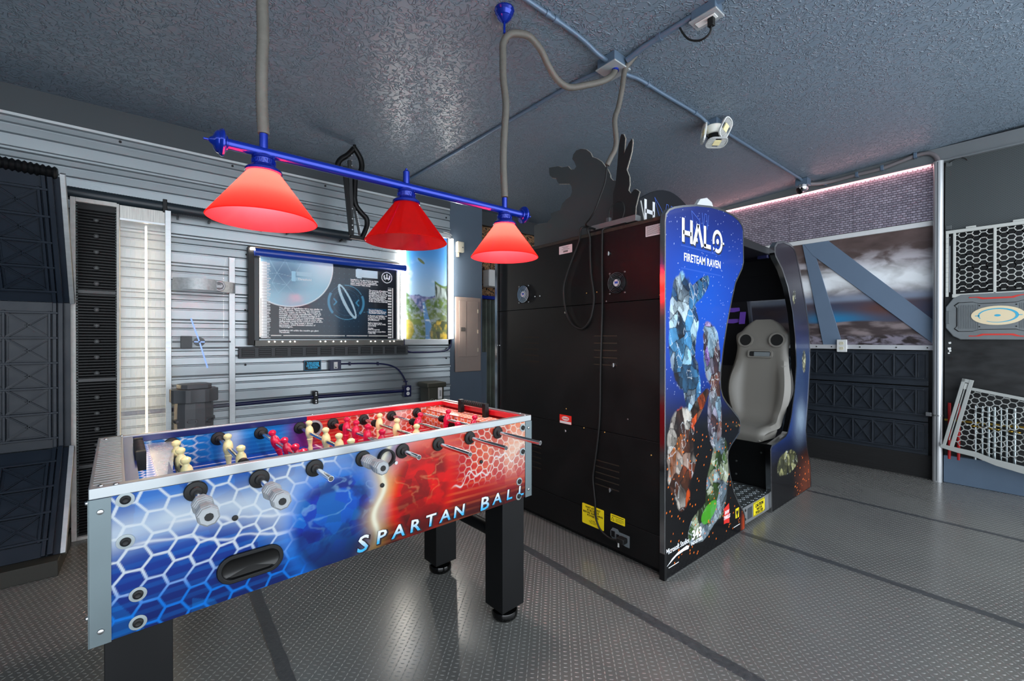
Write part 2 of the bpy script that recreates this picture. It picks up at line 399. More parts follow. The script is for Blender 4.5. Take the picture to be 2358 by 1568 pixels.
sm = o.modifiers.new('thick','SOLIDIFY'); sm.thickness = .004
# right wall ----------------------------------------------------------
WB = 5.34
MB().box((WB+.055,FY0,0),(FX1,4.2,2.96)).build('wall_right', mat('right_wall_core', '#17181a', .6, noise=.3, nscale=3), label='black painted right wall behind panels and mural', cat='wall', kind='structure')
MB().box((FX0,FY0,0),(FX0+.08,3.86,2.70)).build('wall_side_added', M_slate, label='slate side wall added out of view to darken reflections', cat='wall', kind='structure')  # unseen wall added so glossy faces reflect something dark
M_hdr = mat('grey_metal_header', '#7d8285', .42, .5, noise=.05, nscale=3)
mb = MB(); mb.box((WB-.03,-.6,2.805),(WB+.02,3.9,2.93)); mb.box((WB-.045,-.6,2.80),(WB+.02,3.9,2.812))
mb.build('trim_4', M_hdr, label='grey metal header strip under the ceiling on the right wall', cat='trim', kind='structure')
# mural with painted strange-world sky
def fB(U, V):
    # U: 0..1.9 from post (y=.59) leftwards, V: 0..1.12
    x = U; y = V
    n = fbm(x*4, y*9, 3, 5); n2 = fbm(x*7+n*2, y*14+n, 8, 5)
    top = mixc(C('#4a3d3b'), C('#6b5a58'), n2)
    col = top
    cl = sstep(.35,.75, n2)*sstep(.42,.6,y)*(1-sstep(.78,.98,y))
    col = mixc(col, C('#c4bfc6'), cl*.95)
    band = np.exp(-((y-.60-.06*np.sin(x*3))/.10)**2); col = mixc(col, C('#f2f5f8'), np.clip(band*(.6+1.0*n2),0,1))
    b2 = np.exp(-((y-.46)/.05)**2); col = mixc(col, C('#8795ad'), b2*.8)
    mid = sstep(.46,.40,y)*sstep(.20,.24,y); col = mixc(col, mixc(C('#3d4a66'),C('#5b4740'),n), mid)
    teal = np.exp(-(((x-.72)/.28)**2+((y-.26)/.07)**2)); col = mixc(col, C('#2f7fae'), np.clip(teal,0,1)*mid)
    ora = np.exp(-(((x-.35)/.2)**2+((y-.35)/.07)**2)); col = mixc(col, C('#6a4234'), np.clip(ora,0,1)*mid*.7)
    gr = sstep(.235,.215, y+.012*np.sin(x*9)); g = fbm(x*6, y*22, 5, 5); col = mixc(col, mixc(C('#4a4041'),C('#8c7f80'),sstep(.3,.7,g)), gr)
    rk = sstep(.11,.08,y); rf_ = fbm(x*18+4*g, y*30+3*g, 12, 5); col = mixc(col, mixc(C('#2f2828'),C('#8d8694'),sstep(.35,.68,rf_)), rk*.85)
    return col
mural = thing('mural_panel', (WB+.005,1.4,1.2), 'painted sky and rocky plain mural on the right wall', 'mural')
FB = frame((WB-.004,2.55,1.19), (0,-1,0), (0,0,1))
MB().box((WB,.585,1.16),(WB+.02,2.56,2.30)).build('board', M_dkgrey, mural)
artgrid('painting', frame((WB-.003,.59,1.19),(0,1,0),(0,0,1)), 1.95, 1.10, .006, fB, artmat('mural_paint', .45, .1), mural)
M_beam = mat('mural_beam_paint', '#67798f', .45, noise=.03, nscale=5)
FBm = Matrix(((0,0,-1,WB-.006),(1,0,0,0),(0,1,0,0),(0,0,0,1)))   # local (y,z) -> world, extrude towards room
MB().prism([(1.60,2.29),(1.515,2.29),(1.24,1.19),(1.405,1.19)], 0, .010, FBm).build('beam', M_beam, mural, bevel=.002)
MB().prism([(1.60,2.29),(1.39,2.29),(.59,1.425),(.59,1.212),(1.50,2.13)], 0.0005, .012, FBm).build('beam', M_beam, mural, bevel=.002)
# ribbed translucent panel above
mp = bpy.data.materials.new('ribbed_polycarbonate'); mp.use_nodes = True; nt = mp.node_tree; b = nt.nodes['Principled BSDF']
b.inputs['Base Color'].default_value = (*lin('#aaa3b0'),1); b.inputs['Metallic'].default_value = .5; b.inputs['Roughness'].default_value = .22
tc = nt.nodes.new('ShaderNodeTexCoord'); sw_ = nt.nodes.new('ShaderNodeSeparateXYZ'); cw_ = nt.nodes.new('ShaderNodeCombineXYZ'); nt.links.new(tc.outputs['Object'], sw_.inputs[0]); nt.links.new(sw_.outputs[1], cw_.inputs[0]); nt.links.new(sw_.outputs[2], cw_.inputs[1])
bk_ = nt.nodes.new('ShaderNodeTexBrick'); bk_.inputs['Scale'].default_value = 1.; bk_.inputs['Brick Width'].default_value = .034; bk_.inputs['Row Height'].default_value = .0223; bk_.inputs['Mortar Size'].default_value = .0035; bk_.inputs['Mortar Smooth'].default_value = .8; bk_.offset = .35
bk_.inputs['Color1'].default_value = (*lin('#d4ccda'),1); bk_.inputs['Color2'].default_value = (*lin('#b0a9b8'),1); bk_.inputs['Mortar'].default_value = (*lin('#7a727e'),1)
nt.links.new(cw_.outputs[0], bk_.inputs['Vector']); nt.links.new(bk_.outputs['Color'], b.inputs['Base Color'])
bp = nt.nodes.new('ShaderNodeBump'); bp.invert = True; bp.inputs['Strength'].default_value = .8; bp.inputs['Distance'].default_value = .004
nt.links.new(bk_.outputs['Fac'], bp.inputs['Height']); nt.links.new(bp.outputs[0], b.inputs['Normal'])
poly = thing('ribbed_panel', (WB,1.5,2.3), 'translucent ribbed plastic panel under the pink light strip', 'wall panel')
mb = MB(); vs = []; fs = []; K = 44; zs = []
for i in range(K):
    z = 2.31+.49*i/K; zs += [(z, 0), (z+.0035, -.004), (z+.0075, -.004), (z+.0105, 0)]
m_ = len(zs)
for y0, y1 in ((.585,1.16),(1.163,1.72),(1.723,2.30),(2.303,3.6)):
    mb = MB(); vs = [(WB+d, y0, z) for z, d in zs]+[(WB+d, y1, z) for z, d in zs]
    mb.add(vs, [(i, i+1, m_+i+1, m_+i) for i in range(m_-1)]); mb.box((WB+.001,y0,2.31),(WB+.018,y1,2.80)).build('sheet', mp, poly)
MB().box((WB-.028,.585,2.258),(WB+.02,3.6,2.303)).build('trim_5', mat('white_strip', '#d8d9da', .35), bevel=.003, label='white strip between ribbed panel and mural', cat='trim', kind='structure')
t6 = MB().box((WB-.022,.585,1.148),(WB+.02,2.5,1.192)).build('trim_6', mat('white_trim_alu', '#cfd0d3', .35, .3), bevel=.002, label='white metal chair rail with screws under the mural', cat='trim', kind='structure')
for y in (.62,.83,1.10,1.33,1.46,1.75,2.05): MB().cyl((WB-.022,y,1.17),(WB-.027,y,1.17),.006,8).build('screw', M_rubber, t6)
# black timber baseboard, rough
mb = MB(); N = 60; 
bb = MB().box((WB-.02,.57,0),(WB+.02,3.6,.205)).build('baseboard_right', mat('charred_timber', '#121213', .75, noise=.4, nscale=9, bump=.9, bscale=40, aniso=(1,.2,4)), bevel=.004, label='rough black timber baseboard under the embossed panels', cat='baseboard', kind='structure')
# black perforated sheet on the right end of the wall
mq = bpy.data.materials.new('perforated_metal'); mq.use_nodes = True; nt = mq.node_tree; b = nt.nodes['Principled BSDF']; b.inputs['Roughness'].default_value = .45; b.inputs['Metallic'].default_value = .4
tc = nt.nodes.new('ShaderNodeTexCoord'); vo = nt.nodes.new('ShaderNodeTexVoronoi'); vo.inputs['Scale'].default_value = 75; vo.inputs['Randomness'].default_value = 0
mpn = nt.nodes.new('ShaderNodeMapping'); mpn.inputs['Rotation'].default_value = (math.radians(45),0,0); nt.links.new(tc.outputs['Object'], mpn.inputs[0]); nt.links.new(mpn.outputs[0], vo.inputs['Vector'])
rp = nt.nodes.new('ShaderNodeValToRGB'); e = rp.color_ramp.elements; e[0].position = .42; e[0].color = (*lin('#060707'),1); e[1].position = .50; e[1].color = (*lin('#4c5152'),1)
nt.links.new(vo.outputs['Distance'], rp.inputs[0]); nt.links.new(rp.outputs[0], b.inputs['Base Color'])
t = thing('perforated_panel', (WB,.2,2.2), 'black perforated metal sheet above the hexagon grille', 'wall panel')
MB().box((WB-.012,-.6,2.195),(WB,.512,2.80)).build('sheet', mq, t)
for y, z in ((.49,2.77),(.49,2.22)):
    MB().box((WB-.02,y-.018,z-.018),(WB-.012,y+.018,z+.018)).build('corner_bracket', mat('smoked_plastic', '#55595a', .3), t, bevel=.003)
MB().tube(bez([(WB-.02,.49,2.78),(WB-.03,.45,2.80),(WB-.03,.40,2.795),(WB-.02,.38,2.77)]), .003, 6).build('wire_tie', M_rubber, t)
# ================================================================== FOOSBALL TABLE
TL, TW, ZT, ZB = 1.425, .69, .907, .545
TM = Matrix.Translation((-.126,1.367,0)) @ Matrix.Rotation(math.radians(3.22),4,'Z')   # u along x, v away from camera
ft = thing('foosball_table', tuple(TM @ Vector((TL/2,TW/2,0))), 'foosball table with blue-to-red printed sides, chrome rods and black square legs', 'foosball table')
def tmb(): return MB(TM)
M_ft_art = artmat('table_print', .3, .08)
ZR = ZT-.026
def fT(U, V):
    x = U; y = V; H = ZR-ZB
    n = fbm(x*6, y*9, 1, 4); 
    deep = mixc(C('#04163f'), C('#0a4fae'), sstep(-.02,.24,y+.05*n)); deep = mixc(deep, C('#1478cf'), sstep(.16,.34,y)*.8)
    st = .5+.5*np.sin((y*1.0-x*.04)*2*math.pi/.030); st = sstep(.55,.8,st)*(.35+.65*vnoise(x*5,y*70,4)); blue = mixc(deep, C('#2f93e0'), st*.45)
    v_, v2_, iv = voro(x*11+y*3, y*9-x*2, 6); blue = mixc(blue, C('#0d3d92'), (iv > .6)*.4); blue = mixc(blue, C('#2a86d8'), (iv < .2)*.35)
    # pale cloud sweeping from the left edge to the middle
    cy = .235+.03*np.sin(x*7)-.05*x; cl = np.exp(-((y-cy)/(.045+.10*sstep(.25,.55,x)))**2)*(.5+.75*n)
    blue = mixc(blue, C('#dfeaf2'), np.clip(cl,0,1)*.92)
    # red half
    rbase = mixc(C('#5a0610'), C('#d51322'), sstep(-.02,.16,y)); rbase = mixc(rbase, C('#f0743a'), sstep(.9,1.35,x)*sstep(.12,.3,y)*(.5+.6*n))
    pale = np.exp(-(((x-1.36)/.16)**2+((y-.22)/.10)**2))+.8*np.exp(-(((x-.80)/.16)**2+((y-.30)/.08)**2)); rbase = mixc(rbase, C('#fbe7d6'), np.clip(pale,0,1)*.85)
    rs = .5+.5*np.sin((y*1.0+x*.03)*2*math.pi/.026); rs = sstep(.6,.85,rs)*vnoise(x*5,y*60,9); rbase = mixc(rbase, C('#ff9a6a'), rs*.45)
    rbase = mixc(rbase, C('#b80f3a'), np.clip((iv > .72)*.4*sstep(.8,1.,x),0,1))
    t = sstep(.66,.80, x-.35*(y-.17)); col = mixc(blue, rbase, t)
    # hexagon line work, large on the blue end, fine on the red end
    wx = x+.012*np.sin(y*18+1); wy = y+.010*np.sin(x*11)
    hd = hexdist(wx-.02, wy+.008, .0545); ln = 1-sstep(.0018,.0040,hd); ln = ln*(1-sstep(.50,.66,x))
    lc = mixc(C('#2b8ee8'), C('#eef5fa'), sstep(.07,.18,y+.06*n)); col = col*(1-(ln*.9)[...,None])+lc*(ln*.9)[...,None]
    hd2 = hexdist(x*1.0+.014*np.sin(y*22), y+.012*np.sin(x*9+2), .034); l2 = (1-sstep(.0012,.0030,hd2))*sstep(1.0,1.1,x)*sstep(.10,.16,y); col = mixc(col, C('#fff2e6'), l2*.85)
    # energy arcs
    for a0, b0, c0, lo, hi in ((.175,.035,9.,.05,.62),(.20,.05,6.,.12,.6)):
        yy = a0+b0*np.sin(x*c0+2*n); ar = np.exp(-((y-yy)/.004)**2)*sstep(lo,lo+.05,x)*(1-sstep(hi-.05,hi,x)); col = mixc(col, C('#f4f8fb'), ar*.8)
    yy = .145+.06*sstep(1.05,1.3,x)+.020*np.sin(x*42)+.012*np.sin(x*95); ar = np.exp(-((y-yy)/.0035)**2)*sstep(.98,1.02,x)*(1-sstep(1.3,1.36,x)); col = mixc(col, C('#ffffff'), ar*.9)
    # soft colour clouds: one blue, one red, with loose facets (plain stand-ins for the printed figures)
    d = np.sqrt(((x-.555)/.135)**2+((y-.12-.02*np.sin(x*20))/.185)**2); bl = 1-sstep(.72,1.08,d+.25*(n-.5))
    f1, f2, fi = voro(x*26, y*26, 12); cb = mixc(C('#0646b8'), C('#0f8fe6'), fi); cb = mixc(cb, C('#03184e'), sstep(.2,-.02,y)*.9+.35*(fi>.75)*(1-sstep(.2,-.02,y)))
    sw = sstep(.45,.7,fbm(x*14+3*n,y*22+2*n,31,4)); cb = mixc(cb, C('#021a66'), sw*.6); cb = mixc(cb, C('#bfe4ff'), (1-sstep(.0,.05,np.abs(fbm(x*12+2*n,y*16,33,4)-.5)))*.35*sstep(.05,.2,y)); gb = np.clip((1-sstep(.9,1.35,d+.25*(n-.5)))*.55,0,1); col = mixc(col, C('#1a8af0'), gb); col = mixc(col, cb, bl)
    d = np.sqrt(((x-.865)/.125)**2+((y-.17-.015*np.sin(x*20))/.17)**2); rl = 1-sstep(.72,1.08,d+.25*(n-.5))
    cr = mixc(C('#e00a06'), C('#ff3a12'), fi); cr = mixc(cr, C('#4d0205'), np.clip(sstep(.16,-.02,y)*.9+.55*(fi>.7),0,1)); sw = sstep(.45,.7,fbm(x*14+3*n,y*22+2*n,41,4)); cr = mixc(cr, C('#7a0206'), sw*.6); cr = mixc(cr, C('#ffc9a0'), (1-sstep(.0,.05,np.abs(fbm(x*12+2*n,y*16,43,4)-.5)))*.3*sstep(.05,.2,y)); gb = np.clip((1-sstep(.9,1.35,d+.25*(n-.5)))*.5,0,1); col = mixc(col, C('#ff3010'), gb); col = mixc(col, cr, rl)
    # flare between them
    fx = .70+.16*(y-.17)+.012*np.sin(y*40); fl = np.exp(-((x-fx)/.010)**2)*sstep(.0,.05,y); gl = np.exp(-((x-fx)/.04)**2)*.55
    col = mixc(col, C('#ffd25a'), np.clip(gl*(1-.6*sstep(.25,.33,y)),0,1)); col = mixc(col, C('#fffbe6'), np.clip(fl,0,1))
    # dark ribbon behind the title
    dk = sstep(.085,.03, y-.0*x)*sstep(.55,.66,x); col = mixc(col, C('#2a0308'), dk*.55)
    lum = col.mean(-1, keepdims=True); return np.clip(lum+(col-lum)*1.12,0,1)**1.15*.53
Mbody = mat('table_core', '#0a1c52', .4)
Mred_edge = mat('red_edge', '#c01020', .3, coat=.4)
Mblu_edge = mat('navy_edge', '#101a56', .3, coat=.4)
th_ = .028
# four sides
sp = tmb().box((.002,.002,ZB),(TL-.002,th_,ZR)).build('side_panel', Mbody, ft)
artgrid('printed_artwork', TM @ frame((.002,.0012,ZB),(1,0,0),(0,0,1)), TL-.004, ZR-ZB, .0023, fT, M_ft_art, sp)
sp2 = tmb().box((.002,TW-th_,ZB),(TL-.002,TW-.002,ZR)).build('side_panel', Mbody, ft)
def fIn(U, V):
    x = U; n = fbm(x*7,V*20,2,4)
    bl = mixc(C('#0a3f96'), C('#1d86d6'), sstep(.02,.12,V+.05*n)); st = .5+.5*np.sin(V*2*math.pi/.016); bl = mixc(bl, C('#3aa0e8'), sstep(.5,.8,st)*.5)
    v_, v2_, iv = voro(x*14, V*14, 3); bl = mixc(bl, C('#0f5fb8'), (iv>.6)*.5); bl = mixc(bl, C('#d8ecf8'), np.exp(-((x-.36)/.03)**2)*.6)
    hd = hexdist(x*.6, V*1.1+x*.2, .03); bl = mixc(bl, C('#e6f2fa'), (1-sstep(.001,.0028,hd))*(1-sstep(.2,.3,x)))
    rd = mixc(C('#c81028'), C('#f25a30'), sstep(.9,1.4,x)*.7+.3*n); rd = mixc(rd, C('#ff9a70'), sstep(.5,.8,st)*.4); hd = hexdist(x, V+.01*np.sin(x*14), .034); rd = mixc(rd, C('#fff0e8'), (1-sstep(.001,.003,hd))*sstep(.8,.9,x))
    rd = mixc(rd, C('#f7e3da'), (np.exp(-((x-1.02-(V*.6))/.05)**2))*.6)
    c = mixc(bl, C('#7a2a86'), sstep(.52,.62,x)); return mixc(c, rd, sstep(.62,.70,x))*.7
artgrid('printed_artwork', TM @ frame((.03,TW-th_-.0012,ZR-.135),(1,0,0),(0,0,1)), TL-.06, .135, .004, fIn, M_ft_art, sp2)
ep1 = tmb().box((.002,th_,ZB),(th_,TW-th_,ZR)).build('end_panel', Mblu_edge, ft)
ep2 = tmb().box((TL-th_,th_,ZB),(TL-.002,TW-th_,ZR)).build('end_panel', Mred_edge, ft)
# inner walls at the goal ends: ramp boxes with clear covers
PF = .772
def fF(U, V):
    x = U; c = mixc(C('#0c3f9e'), C('#0a2a70'), (fbm(x*6,V*6,5,4))); c = mixc(c, C('#b01226'), sstep(.6,.75,x)); 
    ln = np.exp(-((V-.05)/.003)**2)+np.exp(-((V-.58)/.003)**2)+np.exp(-((np.sqrt((x-.68)**2+(V-.31)**2)-.1)/.003)**2)+np.exp(-((x-.68)/.003)**2)
    return mixc(c, C('#f2f2f2'), np.clip(ln,0,1))
pf = tmb().box((th_,th_,PF-.012),(TL-th_,TW-th_,PF)).build('playfield', Mbody, ft)
artgrid('printed_pitch', TM @ frame((th_,th_,PF+.0006),(1,0,0),(0,1,0)), TL-2*th_, TW-2*th_, .006, fF, M_ft_art, pf)
# aluminium top rails with inset print band
M_raillite = mat('rail_aluminium', '#9da2a4', .36, .8, noise=.05, nscale=10, aniso=(.3,1,1))
for nm, a, c in (('top_rail',(0,0),(TL,.022)),('top_rail',(0,TW-.020),(TL,TW)),('top_rail',(0,.022),(.062,TW-.020)),('top_rail',(TL-.022,.022),(TL,TW-.020))):
    tmb().box((a[0]-.001,a[1]-.001,ZR),(c[0]+.001,c[1]+.001,ZT)).build(nm, M_raillite, ft, bevel=.0025)
tmb().box((.062,TW-.034,ZR+.002),(.67,TW-.020,ZT-.004)).build('rail_inlay', Mblu_edge, ft)
tmb().box((.67,TW-.034,ZR+.002),(TL-.022,TW-.020,ZT-.004)).build('rail_inlay', Mred_edge, ft)
tmb().box((.062,.022,ZR+.002),(.088,TW-.034,ZT-.003)).build('rail_inlay', Mblu_edge, ft)
tmb().box((TL-.046,.022,ZR+.002),(TL-.022,TW-.034,ZT-.004)).build('rail_inlay', Mred_edge, ft)
# tread-plate pattern grooves on the left end rail
mb = tmb()
for i in range(26): mb.box((.006,.03+i*.025,ZT),(.056,.034+i*.025,ZT+.0008))
mb.build('end_rail_ribs', M_raillite, ft)
for u, v in ((.020,.016),(.046,.008),(.020,TW-.05),(.06,TW-.012),(TL-.07,TW-.012),(TL-.012,TW-.05),(TL-.03,.010),(TL-.012,.06),(.70,TW-.01),(1.08,TW-.01)):
    tmb().lathe([(.006,0),(.0055,.002),(.002,.0035)],(u,v,ZT+.0012 if v > .03 and u < .06 else ZT),(0,0,1),10).build('rail_screw', M_screw, ft, smooth=True)
# goal-end cover plates (clear, bright edge) and score counters
M_clear = mat('clear_acrylic', '#eef4f6', .03, 0, trans=1., ior=1.3, alpha=1)
def fG(red):
    a, bb_ = ('#f5a46a','#e03a20') if red else ('#1a86d8','#0a4aa8')
    def g(U,V):
        c = mixc(C(a), C(bb_), fbm(U*20,V*8,4,3)); hd = hexdist(U,V,.030); c = mixc(c, C('#eef4f8'), 1-sstep(.001,.003,hd)); return c
    return g
M_frost = mat('brushed_bright_plate', '#e4e7e8', .25, .75, noise=.05, nscale=30)
tmb().box((.088,.022,.868),(.165,TW-.034,.872)).build('goal_cover', Mblu_edge, ft)
artgrid('printed_artwork', TM @ frame((.088,.022,.8725),(1,0,0),(0,1,0)), .040, TW-.056, .003, fG(False), M_ft_art, ft)
tmb().add([(.128,.024,.873),(.150,.024,.871),(.205,TW-.036,.871),(.128,TW-.036,.873),(.128,.024,.869),(.150,.024,.868),(.205,TW-.036,.868),(.128,TW-.036,.869)][:8],
          [(0,1,2,3),(7,6,5,4),(0,4,5,1),(1,5,6,2),(2,6,7,3),(3,7,4,0)]).build('bright_plate', M_frost, ft)
gp = tmb().box((TL-.15,.022,.866),(TL-.046,TW-.034,.870)).build('goal_cover', Mred_edge, ft)
artgrid('printed_artwork', TM @ frame((TL-.15,.022,.8712),(1,0,0),(0,1,0)), .104, TW-.056, .004, fG(True), M_ft_art, gp)
gw = tmb().box((TL-.152,th_,PF),(TL-.146,TW-th_,.868)).build('goal_wall', Mred_edge, ft)
artgrid('printed_artwork', TM @ frame((TL-.1528,th_,PF),(0,1,0),(0,0,1)), TW-2*th_, .096, .004, fG(True), M_ft_art, gw)
tmb().prism(rrect(.19,.06,.02,4), -.002, .004, frame((TL-.1535,TW/2,.805),(0,-1,0),(0,0,1))).build('goal_mouth', M_black, ft)
gw2 = tmb().box((.125,th_,PF),(.131,TW-th_,.868)).build('goal_wall', Mblu_edge, ft)
for u in (.098, TL-.066):
    sc = thing('score_counter', tuple(TM @ Vector((u,TW/2,.88))), None, None); sc.parent = ft; sc.matrix_parent_inverse = WM[ft].inverted()
    a, c_ = (TW/2-.10, TW/2+.10) if u > 1 else (TW/2-.08, TW/2+.14)
    z = .925 if u > 1 else .915
    for q in (a, c_): tmb().box((u-.012,q-.012,.868),(u+.012,q+.012,z+.012)).build('bracket', M_black, sc, bevel=.002)
    tmb().cyl((u,a,z),(u,c_,z),.004,8).build('counter_rod', M_chrome, sc)
    nb = 10
    for i in range(nb):
        q = a+.016+i*(c_-a-.045)/nb; tmb().lathe([(.010,0),(.0135,.003),(.0135,.011),(.010,.0135)],(u,q,z),(0,1,0),14).build('counter_bead', M_rubber, sc, smooth=True)
# corner angles with screws
for u, v in ((0,0),(TL,0),(0,TW),(TL,TW)):
    mb = tmb(); su = 1 if u == 0 else -1; sv = 1 if v == 0 else -1
    mb.box((u-.001*su,v-.002*sv,ZB-.002),(u+.037*su,v+.0005*sv,ZR)); mb.box((u-.002*su,v-.002*sv,ZB-.002),(u+.0005*su,v+.037*sv,ZR))
    ca = mb.build('corner_angle', mat('corner_zinc', '#677478', .42, .6, noise=.06, nscale=8), ft)
    if v == 0:
        for z in (ZB+.03, ZR-.03): tmb().lathe([(.0065,0),(.0055,.003),(.002,.0045)],(u+.019*su,v-.002,z),(0,-1,0),12).build('screw', M_screw, ca, smooth=True)
    if u == 0:
        for z in (ZB+.06, ZR-.01): tmb().lathe([(.006,0),(.005,.004),(.002,.006)],(u-.002,v+.019*sv,z),(-1,0,0),12).build('screw', M_screw, ca, smooth=True)
# leg bolts with washers
M_wash = mat('zinc_washer', '#8d9698', .45, .5)
for u, z in ((.062,.868),(.062,.768),(.084,.634),(.084,.566),(1.373,.856),(1.373,.75),(1.352,.622),(1.349,.558)):
    ws = tmb().lathe([(.017,0),(.017,.0015),(.0095,.002)],(u,.0008,z),(0,-1,0),24).build('washer', M_wash, ft, smooth=True)
    tmb().lathe([(.0105,0),(.0098,.004),(.006,.0065),(.004,.005),(.001,.005)],(u,-.0008,z),(0,-1,0),18).build('bolt', M_rubber, ws, smooth=True)
for u, z in ((.284,.762),(.710,.753),(1.138,.750)): tmb().lathe([(.0075,0),(.007,.004),(.003,.005)],(u,.0005,z),(0,-1,0),14).build('small_bolt', M_rubber, ft, smooth=True)
# ball return pocket
br = thing('ball_return', tuple(TM @ Vector((.322,0,.625))), None, None); br.parent = ft; br.matrix_parent_inverse = WM[ft].inverted()
FRr = TM @ frame((.322,.0,.625),(1,0,0),(0,0,1)) # z local = -v (towards camera)
o_ = rrect(.162,.076,.0375,8); i_ = rrect(.138,.054,.0265,8)
mb = MB(FRr); mb.ring(o_, i_, -.004, .007); mb.build('pocket_rim', M_black, br, smooth=30, bevel=.002)
mb = MB(FRr); i2 = rrect(.120,.040,.0195,8); n_ = len(i_)
vs = [(x,y,.005) for x,y in i_]+[(x,y-.004,-.0) for x,y in i2]; vs += [(0,-.004,-.001)]
mb.add(vs, [(i,(i+1)%n_,n_+(i+1)%n_,n_+i) for i in range(n_)]+[(n_+i,n_+(i+1)%n_,2*n_) for i in range(n_)]); mb.build('pocket_bowl', mat('pocket_black','#050505',.25), br, smooth=True)
# ball entry ring on the near side and cup on the far inner wall
FE = TM @ frame((.722,.0,.845),(1,0,0),(0,0,1))
MB(FE).ring(circ(.030,24), circ(.024,24), -.002, .016).build('ball_entry_ring', M_black, ft, smooth=40)
MB(FE).cyl((.03,-.02,.0),(.03,-.02,.02),.006,8).build('entry_screw', M_screw, ft)
FE2 = TM @ frame((.70,TW-th_-.002,.848),(1,0,0),(0,0,1)); MB(FE2).ring(circ(.036,24), circ(.027,24), -.0, .012).build('ball_cup_ring', mat('grey_ring','#8b8f92',.4), ft, smooth=40)
MB(FE2).cyl((0,0,.0005),(0,0,.003),.027,24).build('ball_cup', M_black, ft)
# title lettering
Mtit = bpy.data.materials.new('title_gradient'); Mtit.use_nodes = True; nt = Mtit.node_tree; b = nt.nodes['Principled BSDF']; b.inputs['Roughness'].default_value = .3
tc = nt.nodes.new('ShaderNodeTexCoord'); sx_ = nt.nodes.new('ShaderNodeSeparateXYZ'); nt.links.new(tc.outputs['Generated'], sx_.inputs[0]); rp = nt.nodes.new('ShaderNodeValToRGB')
e = rp.color_ramp.elements; e[0].position = .15; e[0].color = (*lin('#2f9ad0'),1); e[1].position = .75; e[1].color = (*lin('#c8ccd2'),1); nt.links.new(sx_.outputs[1], rp.inputs[0]); nt.links.new(rp.outputs[0], b.inputs['Base Color'])
Mtsh = mat('title_shadow', '#16040a', .4)
for dz, dn, mm, bo in ((-.003,-.0006,Mtsh,.0035),(0,-.0016,Mtit,.0010)):
    xs = .607; 
    for word, u0, u1 in (('SPARTAN',.607,1.058),('BALL',1.118,1.392)):
        for i, ch in enumerate(word):
            uu = u0+(u1-u0)*(i+.5)/len(word); big = (i == 0)
            text('title_letter', ch, .074 if big else .060, TM @ frame((uu+(.004 if dz else 0), dn, .578+dz-(.004 if big else 0)),(1,0,0),(0,0,1)), mm, sp, ext=.0003, bold=bo, sx=1.18, shear=.12)
# legs, feet, braces
M_leg = mat('black_leg_laminate', '#0b0c0e', .45, spec=.3, noise=.08, nscale=6)
for u, v in ((.024,.02),(TL-.154,.02),(.024,.545),(TL-.154,.545)):
    lg = tmb().box((u,v,.058),(u+.128,v+.118,ZB)).build('leg', M_leg, ft, bevel=.002)
    tmb().lathe([(.030,.06),(.030,.045),(.056,.036),(.060,.026),(.058,.008),(.050,0)],(u+.064,v+.059,0),(0,0,1),28).build('leveling_foot', mat('gloss_black','#070707',.12), lg, smooth=True)
for u in (.088, TL-.09): tmb().cyl((u,.10,.36),(u,.58,.36),.030,16).build('leg_brace', M_leg, ft, smooth=40)
# rods with bushings, bumpers, handles and players
M_cream = mat('cream_player', '#e9dca0', .3, coat=.3); M_redp = mat('red_player', '#d3123f', .28, coat=.3)
def player_mesh(m):
    mb = MB(); # local: rod axis y, foot down -z
    mb.lathe([(.0,.052),(.006,.051),(.0125,.046),(.0135,.041),(.012,.036),(.008,.031),(.0085,.027),(.013,.021),(.0155,.012),(.0165,.002),(.0155,-.008),(.0125,-.018),(.0105,-.024),(.0125,-.027),(.011,-.032),(.009,-.045),(.0075,-.056),(.0095,-.062),(.009,-.074),(.0,-.075)],(0,0,0),(0,0,1),16)
    mb.cyl((0,-.012,0),(0,.012,0),.0125,12)
    return mb.mesh('player', m, True, center=False)[0]
PM = {'c': player_mesh(M_cream), 'r': player_mesh(M_redp)}
mb = MB(); mb.lathe([(.0105,-.002),(.024,0),(.026,.004),(.024,.008),(.014,.011),(.013,.020),(.0095,.022)],(0,0,0),(0,-1,0),24); bush_me = mb.mesh('rod_bushing', M_rubber, True, center=False)[0]
mb = MB(); mb.lathe([(.0095,-.012),(.0165,-.012),(.0165,-.008),(.0135,-.003),(.0135,.003),(.0165,.008),(.0165,.012),(.0095,.012)],(0,0,0),(0,1,0),18); bump_me = mb.mesh('rod_bumper', M_rubber, 30, center=False)[0]
M_hand = mat('silver_handle', '#8d9194', .42, .35)
def handle_mesh():
    prof = []; L = .112; N = 13
    for i in range(N):
        h = L*i/(N-1); r = .0175+.0055*math.sin(math.pi*(i/(N-1)*1.5+.2))**2; prof += [(r-.0045,h-.0035),(r,h-.0015),(r,h+.0025)]
    prof += [(.0215,L+.004),(.018,L+.006),(.009,L+.006),(.009,L+.003),(.0001,L+.003)]
    mb = MB(); mb.lathe(prof,(0,0,0),(0,-1,0),8); return mb.mesh('handle', M_hand, False, center=False)[0]
hand_me = handle_mesh()
RZ = .857
rods = [ # u, front end v, handle?, colour, player vs, tilt deg, bumpers
 (.197,-.165,1,'c',(.46,.33,.185),-4,()),
 (.342,-.200,1,'c',(.46,.235),-2,(.195,)),
 (.490,-.140,0,'r',(.43,.27,.145,.06),-18,()),
 (.642,-.115,1,'c',(.53,.335,.20,.09),-3,()),
 (.785,-.115,0,'r',(.50,.40,.285,.16),3,(.535,)),
 (.932,-.200,0,'c',(.49,.325,.16),4,(.53,)),
 (1.078,-.220,0,'r',(.40,.10),22,(.44,)),
 (1.224,-.250,0,'r',(.375,.165),12,(.415,))]
